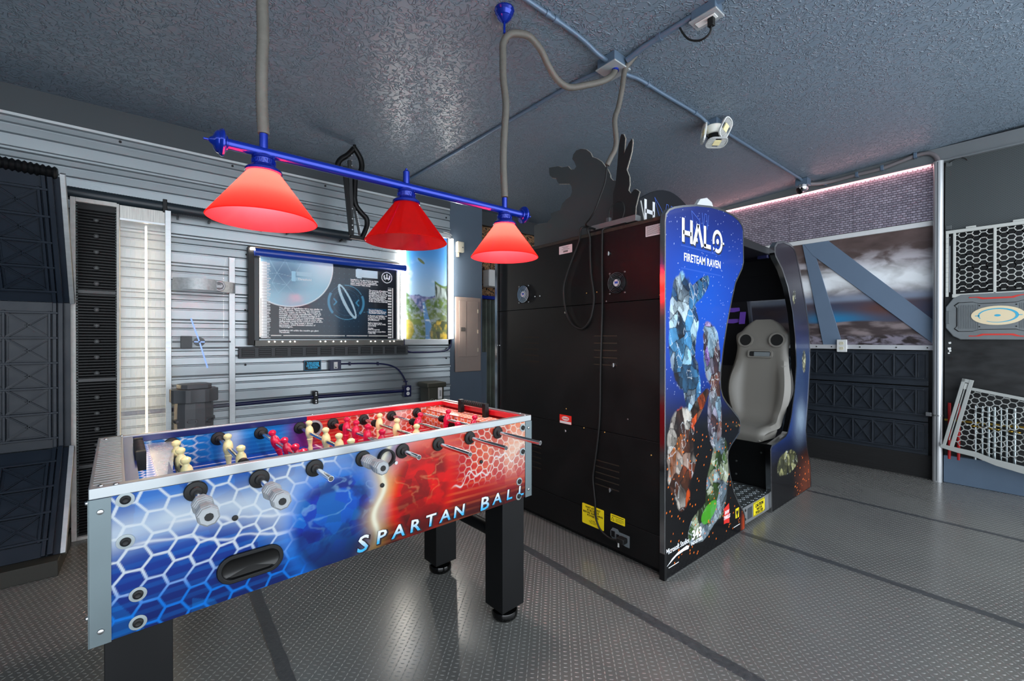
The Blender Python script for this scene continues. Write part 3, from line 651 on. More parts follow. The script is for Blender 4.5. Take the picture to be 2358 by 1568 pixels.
for u, v0, hd, cc, pv, tilt, bps in rods:
    rd = tmb().cyl((u,v0,RZ),(u,TW+.06,RZ),.0080,14).build('rod', M_chrome, ft, smooth=50)
    R0 = TM @ Matrix.Translation((u,0,RZ))
    place('rod_bushing', bush_me, TM @ Matrix.Translation((u,0,RZ)), rd)
    place('rod_bushing', bush_me, TM @ Matrix.Translation((u,TW-th_-.001,RZ)), rd)
    place('rod_bushing', bush_me, TM @ Matrix.Translation((u,TW,RZ)) @ Matrix.Rotation(math.pi,4,'Z'), rd)
    if not hd: MB(TM).ring if False else tmb().cyl((u,v0-.0006,RZ),(u,v0+.002,RZ),.0074,12).build('rod_end_plug', mat('rod_end','#3c3d3e',.4), rd)
    if hd: place('handle', hand_me, TM @ Matrix.Translation((u,v0+.085 if u>.3 else v0+.06,RZ)) @ Matrix.Rotation(math.radians(11),4,'Y'), rd)
    if hd:
        ve = (v0+.085 if u > .3 else v0+.06)-.115; tmb().cyl((u,ve+.002,RZ),(u,ve-.0045,RZ),.0085,12).build('handle_plug', M_rubber, rd)
    for v in pv: place('player', PM[cc], TM @ Matrix.Translation((u,v,RZ)) @ Matrix.Rotation(math.radians(tilt),4,'Y'), rd)
    for v in bps: place('rod_bumper', bump_me, TM @ Matrix.Translation((u,v,RZ)), rd)
# ================================================================== BILLIARD PENDANT LAMP
lamp = thing('pendant_lamp', (.803,1.68,1.888), 'blue three-light billiard pendant bar with red cone shades over the foosball table', 'lamp')
LY, LZ = 1.68, 1.888
MB().cyl((.175,LY,LZ),(1.435,LY,LZ),.0175,20).build('bar', M_blue, lamp, smooth=50)
for x, d in ((.175,-1),(1.435,1)):
    MB().lathe([(.018,0),(.024,.002),(.026,.006),(.042,.012),(.044,.017),(.040,.024),(.036,.026),(.034,.032),(.026,.038),(.015,.042),(.009,.050),(.004,.053),(.004,.066),(.0,.068)],(x,LY,LZ),(d,0,0),28).build('finial', M_blue, lamp, smooth=35)
def shade_mat(name, col, ti):
    m = bpy.data.materials.new(name); m.use_nodes = True; nt = m.node_tree; nt.nodes.clear()
    out = nt.nodes.new('ShaderNodeOutputMaterial'); df = nt.nodes.new('ShaderNodeBsdfDiffuse'); tr = nt.nodes.new('ShaderNodeBsdfTranslucent'); gl = nt.nodes.new('ShaderNodeBsdfGlossy')
    n = nt.nodes.new('ShaderNodeTexNoise'); n.inputs['Scale'].default_value = 4; tcx = nt.nodes.new('ShaderNodeTexCoord'); nt.links.new(tcx.outputs['Object'], n.inputs['Vector'])
    rp = nt.nodes.new('ShaderNodeValToRGB'); rp.color_ramp.elements[0].color = (*lin(col),1); rp.color_ramp.elements[1].color = (*[min(1,v*1.06) for v in lin(col)],1); nt.links.new(n.outputs[0], rp.inputs[0])
    nt.links.new(rp.outputs[0], df.inputs[0]); tr.inputs[0].default_value = (*lin(ti),1); gl.inputs['Roughness'].default_value = .06
    m1 = nt.nodes.new('ShaderNodeMixShader'); m1.inputs[0].default_value = .6; nt.links.new(df.outputs[0], m1.inputs[1]); nt.links.new(tr.outputs[0], m1.inputs[2])
    m2 = nt.nodes.new('ShaderNodeMixShader'); m2.inputs[0].default_value = .05; nt.links.new(m1.outputs[0], m2.inputs[1]); nt.links.new(gl.outputs[0], m2.inputs[2])
    nt.links.new(m2.outputs[0], out.inputs[0]); return m
M_sh = [shade_mat('red_cased_glass', '#b40804', '#ff5a50'), shade_mat('pink_inner_glass', '#d2343c', '#ff8c88')]
M_sock = mat('blue_socket', '#0a1f86', .22, .4, coat=.5)
M_bulb = mat('lit_bulb', '#ffe9d2', .4, emit=14, ecol='#ffe6cc'); M_bulbo = mat('dark_bulb', '#c9c2ba', .3)
for k, x in enumerate((.277,.803,1.329)):
    MB().cyl((x,LY,LZ+.012),(x,LY,LZ+.062),.0135,16).build('stem', M_blue, lamp, smooth=50)
    if k == 1: MB().lathe([(.014,.062),(.012,.066),(.005,.070),(.005,.076),(.0,.08)],(x,LY,LZ),(0,0,1),16).build('stem_finial', M_blue, lamp, smooth=True)
    cap = MB().lathe([(.012,-.006),(.026,-.010),(.036,-.017),(.037,-.024),(.034,-.026),(.034,-.044),(.038,-.047),(.041,-.052),(.050,-.056),(.056,-.062),(.057,-.070),(.050,-.073)],(x,LY,LZ),(0,0,1),32).build('socket_cap', M_sock, lamp, smooth=35)
    for i in range(16):     # pierced crown band
        a = 2*math.pi*i/16; c, s_ = math.cos(a), math.sin(a)
        F = frame((x+.0345*c, LY+.0345*s_, LZ-.035), (-s_,c,0), (0,0,1))
        MB(F).ring(circ(.0058,10,sy=1.35), circ(.0034,10,sy=1.6), -.001, .0025).build('crown_link', M_blue, cap)
    z1 = LZ-.070; prof = [(.050,0),(.052,-.004),(.166,-.160),(.168,-.163),(.165,-.1645)]; inn = [(.161,-.160),(.048,-.006),(.046,0)]
    mbs = MB(); mbs.lathe(prof,(x,LY,z1),(0,0,1),64,cap=False); mbs.k = 1; mbs.lathe(prof[-1:]+inn+prof[:1],(x,LY,z1),(0,0,1),64,cap=False); sh = mbs.build('shade', M_sh, lamp, smooth=50)
    MB().sphere((x,LY,z1-.012),.020,16,10,(1,1,1.15)).build('bulb', M_bulbo if k == 1 else M_bulb, lamp, smooth=True)
    if k != 1:
        ld = bpy.data.lights.new('bulb_light', 'POINT'); ld.energy = 13; ld.color = (1,.88,.84); ld.shadow_soft_size = .03
        lo = bpy.data.objects.new('bulb_light', ld); COL.objects.link(lo); lo.parent = lamp; lo.matrix_parent_inverse = WM[lamp].inverted(); lo.location = (x,LY,z1-.050)
# ceiling canopy (blue hook plate)
can = thing('ceiling_canopy', (1.325,1.677,ceil_z(1.677)), 'blue ribbed ceiling rose above the right lamp hose', 'ceiling rose')
MB().lathe([(.050,0),(.050,-.006),(.042,-.014),(.046,-.020),(.034,-.034),(.036,-.040),(.020,-.056),(.010,-.062),(.0,-.063)],(1.325,1.677,ceil_z(1.677)),(0,0,1),14).build('rose', M_blue, can, smooth=25)
MB().cyl((1.325,1.677,ceil_z(1.677)-.06),(1.325,1.677,2.765),.006,10).build('hook_stem', M_blue, can)
# flexible hoses
hose2 = bez([(1.33,1.681,1.955),(1.325,1.685,2.137),(1.33,1.682,2.288),(1.336,1.678,2.418),(1.326,1.687,2.547),(1.325,1.688,2.655),(1.326,1.687,2.72),(1.355,1.677,2.771),(1.413,1.669,2.798),(1.482,1.664,2.809),(1.553,1.657,2.769),(1.61,1.661,2.714),(1.682,1.667,2.67),(1.77,1.659,2.654),(1.868,1.618,2.684),(1.959,1.583,2.722),(2.013,1.564,2.759),(2.051,1.559,2.806),(2.053,1.558,2.832)],4)
MB().tube(hose2,.0175,14,ripple=.05,pitch=.009).build('corrugated_hose', M_hose, smooth=60, label='grey ribbed hose looping from the right lamp to the ceiling junction box', cat='hose')
hose1 = bez([(.277,1.683,1.952),(.272,1.682,2.067),(.271,1.67,2.179),(.274,1.669,2.283),(.272,1.669,2.401),(.274,1.670,2.60),(.272,1.672,2.872)],6)
MB().tube(hose1,.0185,14,ripple=.05,pitch=.009).build('corrugated_hose', M_hose, smooth=60, label='straight grey ribbed hose holding the left end of the lamp bar', cat='hose')
hose3 = bez([(2.128,1.472,2.885),(2.112,1.495,2.855),(2.092,1.52,2.808),(2.08,1.53,2.70),(2.07,1.548,2.60),(2.045,1.555,2.52),(2.055,1.552,2.405),(2.05,1.558,2.35),(2.035,1.572,2.31),(2.02,1.59,2.262)],5)
MB().tube(hose3,.015,14,ripple=.04,pitch=.009).build('corrugated_hose', M_hose, smooth=60, label='grey ribbed hose hanging from the ceiling above the arcade cabinet', cat='hose')
cb3 = bez([(2.02,1.59,2.27),(2.02,1.605,2.17),(1.995,1.628,2.07),(1.985,1.65,2.01),(1.985,1.685,1.97),(2.0,1.735,1.945),(2.06,1.757,1.942)],6)
MB().tube(cb3,.005,8).build('extension_cord', M_rubber, smooth=60, label='black cord dropping from the ceiling hose to the power strip', cat='cord')
# ================================================================== CEILING CONDUIT, BOXES
def condu(path, r, label, straps=()):
    t = thing('conduit', path[0], label, 'conduit')
    MB().tube(path, r, 12).build('pipe', M_conduit, t, smooth=60)
    for p, d in straps:
        p = Vector(p); d = Vector(d).normalized(); MB().cyl(p-d*.012, p+d*.012, r*1.35, 12).build('coupling', M_conduit, t, smooth=50)
    return t
cz = lambda y, r=.013: ceil_z(y)-r
CR = .0125
condu(bez([(.2,1.55,cz(1.55)),(1.0,1.55,cz(1.55)),(1.58,1.555,cz(1.555)),(1.78,1.562,cz(1.56)-.004),(1.90,1.568,cz(1.57)-.02),(1.985,1.57,cz(1.57)-.024)],6), CR, 'painted conduit crossing the ceiling top centre to the junction box', [((1.50,1.553,cz(1.553)),(1,0,0)),((1.56,1.555,cz(1.555)),(1,0,0))])
condu([(2.085,1.50,cz(1.5)-.02),(2.09,1.40,cz(1.40)-.004),(2.105,1.12,cz(1.12)),(2.16,-.4,cz(-.4))], .0165, 'thick painted conduit from junction box to ceiling outlet', [((2.098,1.30,cz(1.3)),(0,1,0))])
condu(bez([(2.04,1.66,cz(1.66)-.022),(2.03,1.74,cz(1.74)-.01),(2.01,1.95,cz(1.95)),(1.96,2.488,cz(2.488)),(1.842,3.722,cz(3.722)),(1.835,3.83,cz(3.83))],6), CR, 'painted conduit running from junction box to the corrugated wall', [((1.99,2.18,cz(2.18)),(-.09,1,0)),((1.915,2.95,cz(2.95)),(-.09,1,0))])
condu(bez([(2.13,1.585,cz(1.58)-.024),(2.22,1.58,cz(1.58)-.016),(2.33,1.577,cz(1.577)-.002),(2.60,1.573,cz(1.57)),(3.0,1.56,cz(1.56)),(3.12,1.558,cz(1.56)-.012),(3.17,1.556,cz(1.56)-.02)],6), CR, 'painted conduit between junction box and the garage light', [((2.41,1.577,cz(1.577)),(1,0,0)),((2.98,1.56,cz(1.56)),(1,0,0))])
condu([(3.27,1.556,cz(1.556)-.01),(3.40,1.553,cz(1.553)),(5.0,1.525,cz(1.525)),(5.06,1.524,cz(1.52)-.008)], CR, 'painted conduit between garage light and wall sensor light')
def jbox(c, w, d, h, label, cover=True, cat='junction box'):
    t = thing('junction_box', c, label, cat)
    x, y, z = c
    MB().box((x-w/2,y-d/2,z-h),(x+w/2,y+d/2,z)).build('box', M_conduit, t, bevel=.004)
    if cover:
        MB().box((x-w/2-.008,y-d/2-.008,z-h-.010),(x+w/2+.008,y+d/2+.008,z-h)).build('cover_plate', mat('grey_cover','#9a9fa2',.4,.2), t, bevel=.004)
    return t
jb = jbox((2.055,1.575,ceil_z(1.575)),.135,.125,.058,'slate ceiling junction box where four conduits meet')
MB().cyl((2.053,1.558,2.806),(2.053,1.558,2.835),.021,12).build('strain_relief', M_blue, jb)
ob = jbox((2.125,1.055,ceil_z(1.055)),.075,.125,.050,'ceiling outlet box with a black plug at the top of the view')
zz = ceil_z(1.055)-.061
MB().box((2.105,1.005,zz-.004),(2.145,1.105,zz)).build('receptacle', M_white, ob, bevel=.002)
MB().box((2.112,1.015,zz-.045),(2.138,1.045,zz-.004)).build('plug', M_rubber, ob, bevel=.004)
MB().tube(bez([(2.125,1.03,zz-.04),(2.126,1.04,zz-.075),(2.123,1.085,zz-.085),(2.115,1.14,zz-.055),(2.106,1.175,zz-.0),(2.102,1.19,zz+.045)],6),.005,8).build('extension_cord', M_rubber, smooth=60, label='short black cord drooping from the ceiling outlet plug', cat='cord')
# tri-panel garage light
gl = thing('garage_light', (3.218,1.54,ceil_z(1.54)), 'three-panel screw-in garage light with white fins on the ceiling', 'ceiling light')
gx, gy, gz = 3.218, 1.54, ceil_z(1.54)
MB().box((gx-.045,gy-.045,gz-.045),(gx+.045,gy+.045,gz)).build('mount_box', M_conduit, gl, bevel=.004)
MB().lathe([(.058,0),(.064,-.006),(.062,-.030),(.050,-.055),(.030,-.062)],(gx,gy,gz-.045),(0,0,1),28).build('lampholder', mat('ivory_porcelain','#dcdcd2',.3), gl, smooth=40)
MB().lathe([(.030,-.10),(.042,-.105),(.044,-.135),(.048,-.140),(.048,-.165),(.040,-.172),(.0,-.173)],(gx,gy,gz),(0,0,1),28).build('lamp_core', M_black, gl, smooth=40)
M_fin = mat('white_fin_alu','#d2d3d0',.35,.3)
RT = Vector((.7735,-.634,0)); TO = Vector((-.634,-.7735,0)); UP = Vector((0,0,1)); G0 = Vector((gx,gy,gz))
for c_, nrm, xax in ((G0+RT*.062+TO*.055-UP*.080, TO*.8+RT*.45-UP*.25, UP*.92+RT*.40), (G0-RT*.080+TO*.01-UP*.100, RT*.98-UP*.12+TO*.12, UP*.99+TO*.05), (G0+TO*.045-UP*.185, TO*.30-UP*.95, RT)):
    ez = nrm.normalized(); ex = (xax-ez*xax.dot(ez)).normalized(); R = frame(c_, ex, ez.cross(ex))
    pn = MB(R).ring(rrect(.15,.105,.04,4), rrect(.136,.091,.034,4), -.006, .006).build('light_panel', M_fin, gl)
    mb = MB(R)
    for i in range(9): y_ = -.04+.01*i; mb.box((-.064,y_-.0018,-.005),(-.022,y_+.0018,.005)); mb.box((.022,y_-.0018,-.005),(.064,y_+.0018,.005))
    mb.build('cooling_fins', M_fin, pn, kind='stuff'); MB(R).box((-.026,-.022,-.004),(.026,.022,.0065)).build('led_chip', mat('led_chip_off','#e8dca8',.4), pn)
    MB().cyl((gx,gy,gz-.145),tuple(c_),.007,8).build('hinge_arm', M_black, gl)
# wall sensor light at the top of the right wall
sl = thing('sensor_light', (5.15,1.52,ceil_z(1.52)), 'small chrome spotlight box at the top of the right wall', 'spotlight')
MB().box((5.06,1.47,ceil_z(1.52)-.07),(5.16,1.58,ceil_z(1.52))).build('mount_box', M_conduit, sl, bevel=.004)
MB().lathe([(.0,-.045),(.03,-.04),(.048,-.022),(.05,0),(.05,.02)],(5.10,1.525,ceil_z(1.52)-.085),(0,0,1),24).build('lens_dome', M_chrome, sl, smooth=True)
MB().lathe([(.035,0),(.036,.012),(.028,.016),(.0,.017)],(5.085,1.545,ceil_z(1.52)-.115),(-.6,.5,-.5),20).build('lens_cover', M_black, sl, smooth=40)
# flexible conduit along the right wall header
fc = thing('flexible_conduit', (5.25,1.0,2.85), 'grey flexible conduit clipped along the right wall header to the aluminium pole', 'conduit')
MB().tube(bez([(5.16,1.50,ceil_z(1.5)-.045),(5.24,1.42,2.845),(5.285,1.30,2.85),(5.285,1.12,2.858),(5.285,.95,2.86),(5.285,.80,2.885),(5.285,.70,2.905),(5.285,.62,2.90),(5.285,.575,2.865),(5.285,.555,2.82),(5.285,.553,2.795)],6),.0175,12,ripple=.02,pitch=.012).build('pipe', mat('warm_grey_conduit','#6d686b',.5), fc, smooth=60)
for y, z in ((1.38,2.848),(1.12,2.858),(.93,2.865),(.70,2.905)):
    MB().box((5.262,y-.012,z-.024),(5.314,y+.012,z+.022)).build('strap', M_conduit, fc, bevel=.004)
# ================================================================== ARCADE CABINET
CX, CY0, CY1, CZ = 2.025, 1.215, 2.655, 1.885
cab = thing('arcade_cabinet', (3.1,1.93,0), 'two-seat arcade cabinet with black back, printed blue side panel and grey moulded seat', 'arcade machine')
M_cabb = M_blackm
# back panels (three boards with visible seams)
for z0, z1 in ((.04,.2135),(.2165,.7035),(.7065,1.4585),(1.4615,CZ)):
    MB().box((CX,CY0+.012,z0),(CX+.02,CY1-.012,z1)).build('back_board', M_cabb, cab, bevel=.0015)
MB().box((CX+.02,CY0+.02,.04),(2.60,CY1-.02,CZ-.01)).build('screen_housing', M_cabb, cab)
MB().box((CX+.01,CY0+.02,CZ-.01),(2.9,CY1-.02,CZ+.012)).build('top_board', M_cabb, cab, bevel=.003)
MB().box((CX+.04,CY0+.03,0),(2.9,CY1-.03,.04)).build('plinth', M_black, cab)
MB().box((CX-.002,CY0+.012,CZ-.012),(CX+.024,CY1-.012,CZ+.006)).build('top_edge', mat('worn_edge','#2d2a22',.6,noise=.4,nscale=30), cab)
# fans
for y in (2.337,1.522):
    F = frame((CX-.001,y,1.57),(0,-1,0),(0,0,1))
    fn = MB(F).cyl((0,0,-.002),(0,0,.002),.062,32).build('fan_well', mat('fan_dark','#050505',.5), cab)
    for r in (.058,.049,.040,.031,.022):
        MB(F).ring(circ(r+.0016,28), circ(r-.0016,28), .006, .009).build('guard_ring', M_chrome, fn)
    mb = MB(F)
    for a in range(4): c_, s_ = math.cos(a*math.pi/2+.78), math.sin(a*math.pi/2+.78); mb.bar((.015*c_,.015*s_,.0085),(.066*c_,.066*s_,.0085),.003,.003)
    mb.build('guard_spokes', M_chrome, fn)
    MB(F).cyl((0,0,.002),(0,0,.0065),.024,20).build('fan_hub', mat('fan_hub','#c9cacd',.4), fn)
    MB(F).box((-.012,-.004,.0062),(.010,.008,.0071)).build('hub_label', mat('hub_label','#2d4fb0',.4), fn)
    for sx in (-1,1):
        for sy in (-1,1): MB(F).lathe([(.006,0),(.004,.004)],(.052*sx,.058*sy,0),(0,0,1),8).build('fan_screw', M_screw, fn)
# louvre slots
Mslot = mat('slot_brown','#241c12',.8)
for ya, yb, zt, dz in ((2.337,2.177,1.262,.0425),(1.690,1.522,1.268,.0425),(1.679,1.506,.525,.036),(2.32,2.155,.5,.036)):
    vt = thing('vent_slots', (CX,(ya+yb)/2,zt), None, None); vt.parent = cab; vt.matrix_parent_inverse = WM[cab].inverted()
    for i in range(5):
        z = zt-i*dz; MB().box((CX-.001,yb,z-.004),(CX+.003,ya,z+.004)).build('slot', Mslot, vt); MB().box((CX-.0035,yb,z+.004),(CX+.001,ya,z+.0055)).build('slot_lip', M_cabb, vt)
# latches, screws
for y, z in ((1.575,1.745),(1.54,1.10),(1.565,.375)):
    lt = MB().cyl((CX+.001,y,z),(CX-.012,y,z),.010,14).build('latch', M_screw, cab, smooth=40); MB().box((CX-.016,y-.004,z-.014),(CX-.010,y+.004,z+.012)).build('latch_key', M_screw, lt, bevel=.002)
for y, z, r in ((1.245,1.10,.005),(1.24,.57,.006),(1.93,.655,.009),(1.93,1.42,.008),(2.22,1.545,.006),(2.17,1.545,.006),(1.235,.87,.004),(1.30,.63,.004),(2.62,1.2,.005),(1.67,1.53,.004),(1.75,1.53,.004),(1.92,.80,.004),(1.45,.80,.005),(1.236,1.14,.003),(1.6,1.47,.005),(1.25,1.48,.004),(1.77,.70,.004),(1.61,.70,.004)):
    MB().lathe([(r,0),(r*.7,.003)],(CX,y,z),(-1,0,0),10).build('panel_screw', M_screw if r > .0045 else mat('brass_chip','#b98c4a',.5), cab)
# stickers
FBk = lambda y, z: frame((CX-.0012,y,z),(0,-1,0),(0,0,1))
Myel = mat('yellow_sticker','#e6d21a',.4); Mwht = mat('white_sticker','#c9cdce',.45); Mred = mat('red_sticker','#d12a22',.4)
st = MB(FBk(1.698,.176)).prism(rrect(.168,.122,.006,3), 0, .001).build('sticker', Myel, cab, label='yellow power-wait warning sticker')
text('sticker_print', 'WAIT AT LEAST\n30 SECONDS\nBEFORE SWITCHING\nPOWER ON', .0165, FBk(1.698,.197) @ Matrix.Translation((0,0,.0014)), M_ink, st, ext=.0002, bold=.0004, line=.95)
text('sticker_print', 'Tech Alert:\nMust be 3 minutes\nPower Down', .008, FBk(1.698,.140) @ Matrix.Translation((0,0,.0014)), M_ink, st, ext=.0002)
st = MB(FBk(1.516,.215)).prism(rrect(.10,.044,.004,3), 0, .001).build('sticker', Myel, cab, label='small yellow hazard sticker with triangle')
MB(FBk(1.551,.211)).ring([(-.012,-.01),(.012,-.01),(0,.012)], [(-.008,-.008),(.008,-.008),(0,.0075)], .001, .0013).build('hazard_triangle', M_ink, st)
mb = MB(FBk(1.516,.215))
mb.box((-.04,.012,.001),(.042,.015,.0013)); mb.box((-.014,.001,.001),(.042,.003,.0013)); mb.box((-.014,-.007,.001),(.042,-.005,.0013)); mb.box((-.014,-.014,.001),(.03,-.012,.0013)); mb.build('fine_print', M_ink, st)
st = MB(FBk(1.925,1.826)).prism(rrect(.115,.052,.003,2), 0, .001).build('sticker', Mwht, cab, label='white barcode sticker')
mb = MB(FBk(1.925,1.826))
for i in range(16): mb.box((-.02+i*.0026,-.018,.001),(-.02+i*.0026+.0013,-.006,.0013))
for i, wd in enumerate((.03,.022,.034)): mb.box((-wd,.016-i*.008,.001),(wd,.018-i*.008,.0013))
mb.build('barcode', M_ink, st)
st = MB(FBk(1.284,1.825)).prism(rrect(.102,.056,.002,2), 0, .001).build('sticker', Mwht, cab, label='white fine-print notice sticker')
mb = MB(FBk(1.284,1.825))
for i in range(9): mb.box((-.046,.022-i*.0053,.001),(.046-(i*7%5)*.004,.0238-i*.0053,.0013))
mb.build('fine_print', M_ink, st)
st = MB(FBk(1.925,.730)).prism(rrect(.104,.056,.002,2), 0, .001).build('sticker', Mred, cab, label='red and white danger sticker')
MB(FBk(1.925,.730)).prism(circ(.032,20,0,.006,1,.42), .001, .0014).build('danger_oval', Mwht, st); MB(FBk(1.925,.730)).box((-.050,-.027,.001),(.050,-.012,.0013)).build('danger_strip', Mwht, st)
text('sticker_print', 'DANGER', .013, FBk(1.925,.736) @ Matrix.Translation((0,0,.0016)), Mred, st, ext=.0002, bold=.0004)
# power inlet
pw = thing('power_inlet', (CX,1.50,.115), None, None); pw.parent = cab; pw.matrix_parent_inverse = WM[cab].inverted()
F = FBk(1.500,.118)
MB(F).prism([(-.065,.02),(-.05,.042),(-.015,.042),(-.005,.030),(.065,.030),(.065,-.035),(.035,-.035),(.010,-.025),(-.045,-.025),(-.065,-.008)], 0, .003).build('inlet_plate', mat('grey_plate','#5d666a',.5), pw)
for x, y, w_, h_ in ((-.045,.008,.024,.034),(-.012,.003,.018,.024)): MB(F).box((x-w_/2,y-h_/2,.003),(x+w_/2,y+h_/2,.007)).build('socket', M_black, pw, bevel=.001)
MB(F).box((.005,-.012,.003),(.055,.018,.045)).build('cord_plug', M_rubber, pw, bevel=.006)
MB(F).box((-.012,-.055,.002),(-.004,-.028,.006)).build('white_tab', M_white, pw)
# side art -------------------------------------------------------------
side_out = [(2.012,.0),(2.012,1.855),(2.02,1.893),(2.05,1.921),(2.10,1.942),(2.193,1.968),(2.333,2.000),(2.50,2.024),(2.66,2.033),(2.79,2.026),(2.87,2.010),(2.92,1.985),(2.94,1.955),(2.944,1.75),(2.925,1.71),(2.83,1.609),(2.775,1.495),(2.71,1.344),(2.664,1.198),(2.632,1.06),(2.625,1.0),(2.63,.95),(2.655,.90),(2.70,.86),(2.87,.747),(2.898,.72),(2.903,.69),(2.885,.645),(2.77,.585),(2.735,.555),(2.725,.515),(2.735,.46),(2.76,.39),(2.81,.28),(2.87,.205),(2.955,.115),(2.972,.085),(2.972,.0)]
def shards(x, y, sc, pal, s):
    # loose painterly strokes: big tint zones, small light/dark chips, thin dark seams
    wx = x+.03*(fbm(x*14,y*14,s+20,3)-.5); wy = y+.03*(fbm(x*14,y*14,s+30,3)-.5)
    f1, f2, fi = voro(wx*sc*.8, wy*sc*.55, s); P = np.array([lin(p) for p in pal]); t = np.clip(fi*.75+.25*fbm(x*9,y*9,s+4,3),0,.999)*(len(pal)-1); i0 = np.floor(t).astype(int); fr = (t-i0)[...,None]; c = P[i0]*(1-fr)+P[np.minimum(i0+1,len(pal)-1)]*fr
    g1, g2, gi = voro(wx*sc*1.5+wy*sc*.7, wy*sc*.9-wx*sc*.3, s+1); c = c*(.30+.85*gi)[...,None]*(.6+.8*fbm(x*40+y*20,y*16,s+7,3))[...,None]; hi = (gi>.8)*(1-sstep(.05,.16,g2-g1)); c = mixc(c, np.array([.7,.76,.8]), hi*.6)
    ed = (1-sstep(.02,.09,g2-g1))*(gi<.5); c = mixc(c, C('#0a0a10'), ed*.8); ed = 1-sstep(.02,.06,f2-f1); return mixc(c, C('#08080c'), ed*.8)
def fS(U, V):
    x = U+2.012; y = V
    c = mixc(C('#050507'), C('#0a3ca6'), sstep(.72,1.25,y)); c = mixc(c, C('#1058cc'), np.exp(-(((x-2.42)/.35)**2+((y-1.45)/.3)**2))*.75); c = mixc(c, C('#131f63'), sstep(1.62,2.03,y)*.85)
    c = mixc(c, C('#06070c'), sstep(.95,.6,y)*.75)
    st_ = hsh(np.floor(U/.0045), np.floor(V/.0045), 4); c = mixc(c, C('#cfe0ff'), ((st_ > .9945)*(y > .95))*.8)
    n = fbm(x*9, y*9, 2, 4)
    def blob(cx, cy, rx, ry, ang=0.):
        a = math.radians(ang); dx = (x-cx)*math.cos(a)+(y-cy)*math.sin(a); dy = -(x-cx)*math.sin(a)+(y-cy)*math.cos(a)
        return 1-sstep(.82,1.0, (np.abs(dx)/rx)**2.2+(np.abs(dy)/ry)**2.2+.9*(n-.5))
    bl = ('#2b5f8e','#8fc4e0','#c5dbe6','#1a3d66','#4f9bd0','#152238','#6d4a33')
    for b in (blob(2.20,1.29,.15,.33),blob(2.32,1.50,.20,.055,32),blob(2.29,.98,.10,.20,8)): c = mixc(c, 0, b) if False else c*(1-b[...,None])+shards(x,y,17,bl,3)*b[...,None]
    pu = ('#5b3f86','#a078c8','#c9c4dc','#3a2f3a','#7a4a3a','#8fb0c4','#241a2a'); b = np.maximum(blob(2.52,1.15,.11,.20,10), blob(2.56,.80,.09,.22)); c = c*(1-b[...,None])+shards(x,y,18,pu,7)*b[...,None]
    re = ('#b3300f','#e0571c','#5a3222','#2c1c18','#c9c2b8','#8a4a24','#d8a060'); b = np.maximum(blob(2.18,.62,.15,.30), blob(2.28,.80,.26,.05,38)); c = c*(1-b[...,None])+shards(x,y,17,re,11)*b[...,None]
    gr = ('#5a7a3a','#a8b8c0','#7f94a4','#2c3026','#3a5a24','#b8c0a0','#5c3a2a'); b = np.maximum(blob(2.60,.38,.15,.26,-8), blob(2.45,.20,.24,.10,14)); c = c*(1-b[...,None])+shards(x,y,19,gr,15)*b[...,None]
    gg = blob(2.49,.235,.10,.05,18); c = mixc(c, C('#4fae2a'), gg*.8)
    sp_ = hsh(np.floor(U/.008), np.floor(V/.008), 8); c = mixc(c, C('#ff7a1e'), ((sp_ > .987)*(y < .75)*(y > .03)))
    fl = sstep(2.90,2.97,x)*sstep(.16,.05,y); c = mixc(c, C('#c8481c'), fl*.8)
    # thin rules round the title
    for yy, x0, x1 in ((1.755,2.17,2.63),(1.632,2.17,2.63)): c = mixc(c, C('#3f6ad0'), np.exp(-((y-yy)/.0025)**2)*((x>x0)&(x<x1))*.7)
    return c*.8
M_cabart = artmat('cabinet_print', .25, .25)
M_tm = mat('chrome_edge_trim','#b9babd',.16,1.)
Fsd = Matrix(((1,0,0,0),(0,0,-1,CY0),(0,1,0,0),(0,0,0,1)))   # local (x,z) prism extruded towards -y
def edge_strip(poly, y0, y1, closed=True, w=.004):
    mb = MB(); n = len(poly); cx_ = sum(p[0] for p in poly)/n; cz_ = sum(p[1] for p in poly)/n; off = []
    for i in range(n):
        a = Vector(poly[i-1]); b_ = Vector(poly[i]); c_ = Vector(poly[(i+1)%n]); t1 = (b_-a).normalized(); t2 = (c_-b_).normalized(); nn = Vector((-(t1.y+t2.y),(t1.x+t2.x)))
        nn = nn.normalized() if nn.length > 1e-6 else Vector((-t1.y,t1.x)); off.append(nn)
    A = sum(poly[i][0]*poly[(i+1)%n][1]-poly[(i+1)%n][0]*poly[i][1] for i in range(n)); sg = -1 if A > 0 else 1
    outer = [(p[0]+sg*o.x*w, p[1]+sg*o.y*w) for p, o in zip(poly, off)]; inner = [(p[0]-sg*o.x*w*1.2, p[1]-sg*o.y*w*1.2) for p, o in zip(poly, off)]
    mb.ring(outer, inner, 0, y1-y0, Matrix(((1,0,0,0),(0,0,1,y0),(0,1,0,0),(0,0,0,1)))); return mb
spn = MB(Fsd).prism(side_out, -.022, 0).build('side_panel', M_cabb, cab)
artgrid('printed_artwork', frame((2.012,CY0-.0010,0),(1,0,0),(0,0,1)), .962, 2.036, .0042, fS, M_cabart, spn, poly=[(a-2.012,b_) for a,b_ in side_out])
edge_strip(side_out, CY0-.003, CY0+.024, w=.005).build('edge_trim', M_tm, cab, smooth=30)
MB().box((2.006,CY0-.006,0),(2.030,CY0+.026,.14)).build('corner_guard', M_black, cab, bevel=.003)
far_sp = MB(Matrix(((1,0,0,0),(0,0,-1,CY1),(0,1,0,0),(0,0,0,1)))).prism(side_out, 0, .022).build('side_panel', M_cabb, cab)
edge_strip(side_out, CY1-.024, CY1+.003, w=.005).build('edge_trim', M_tm, cab, smooth=30)
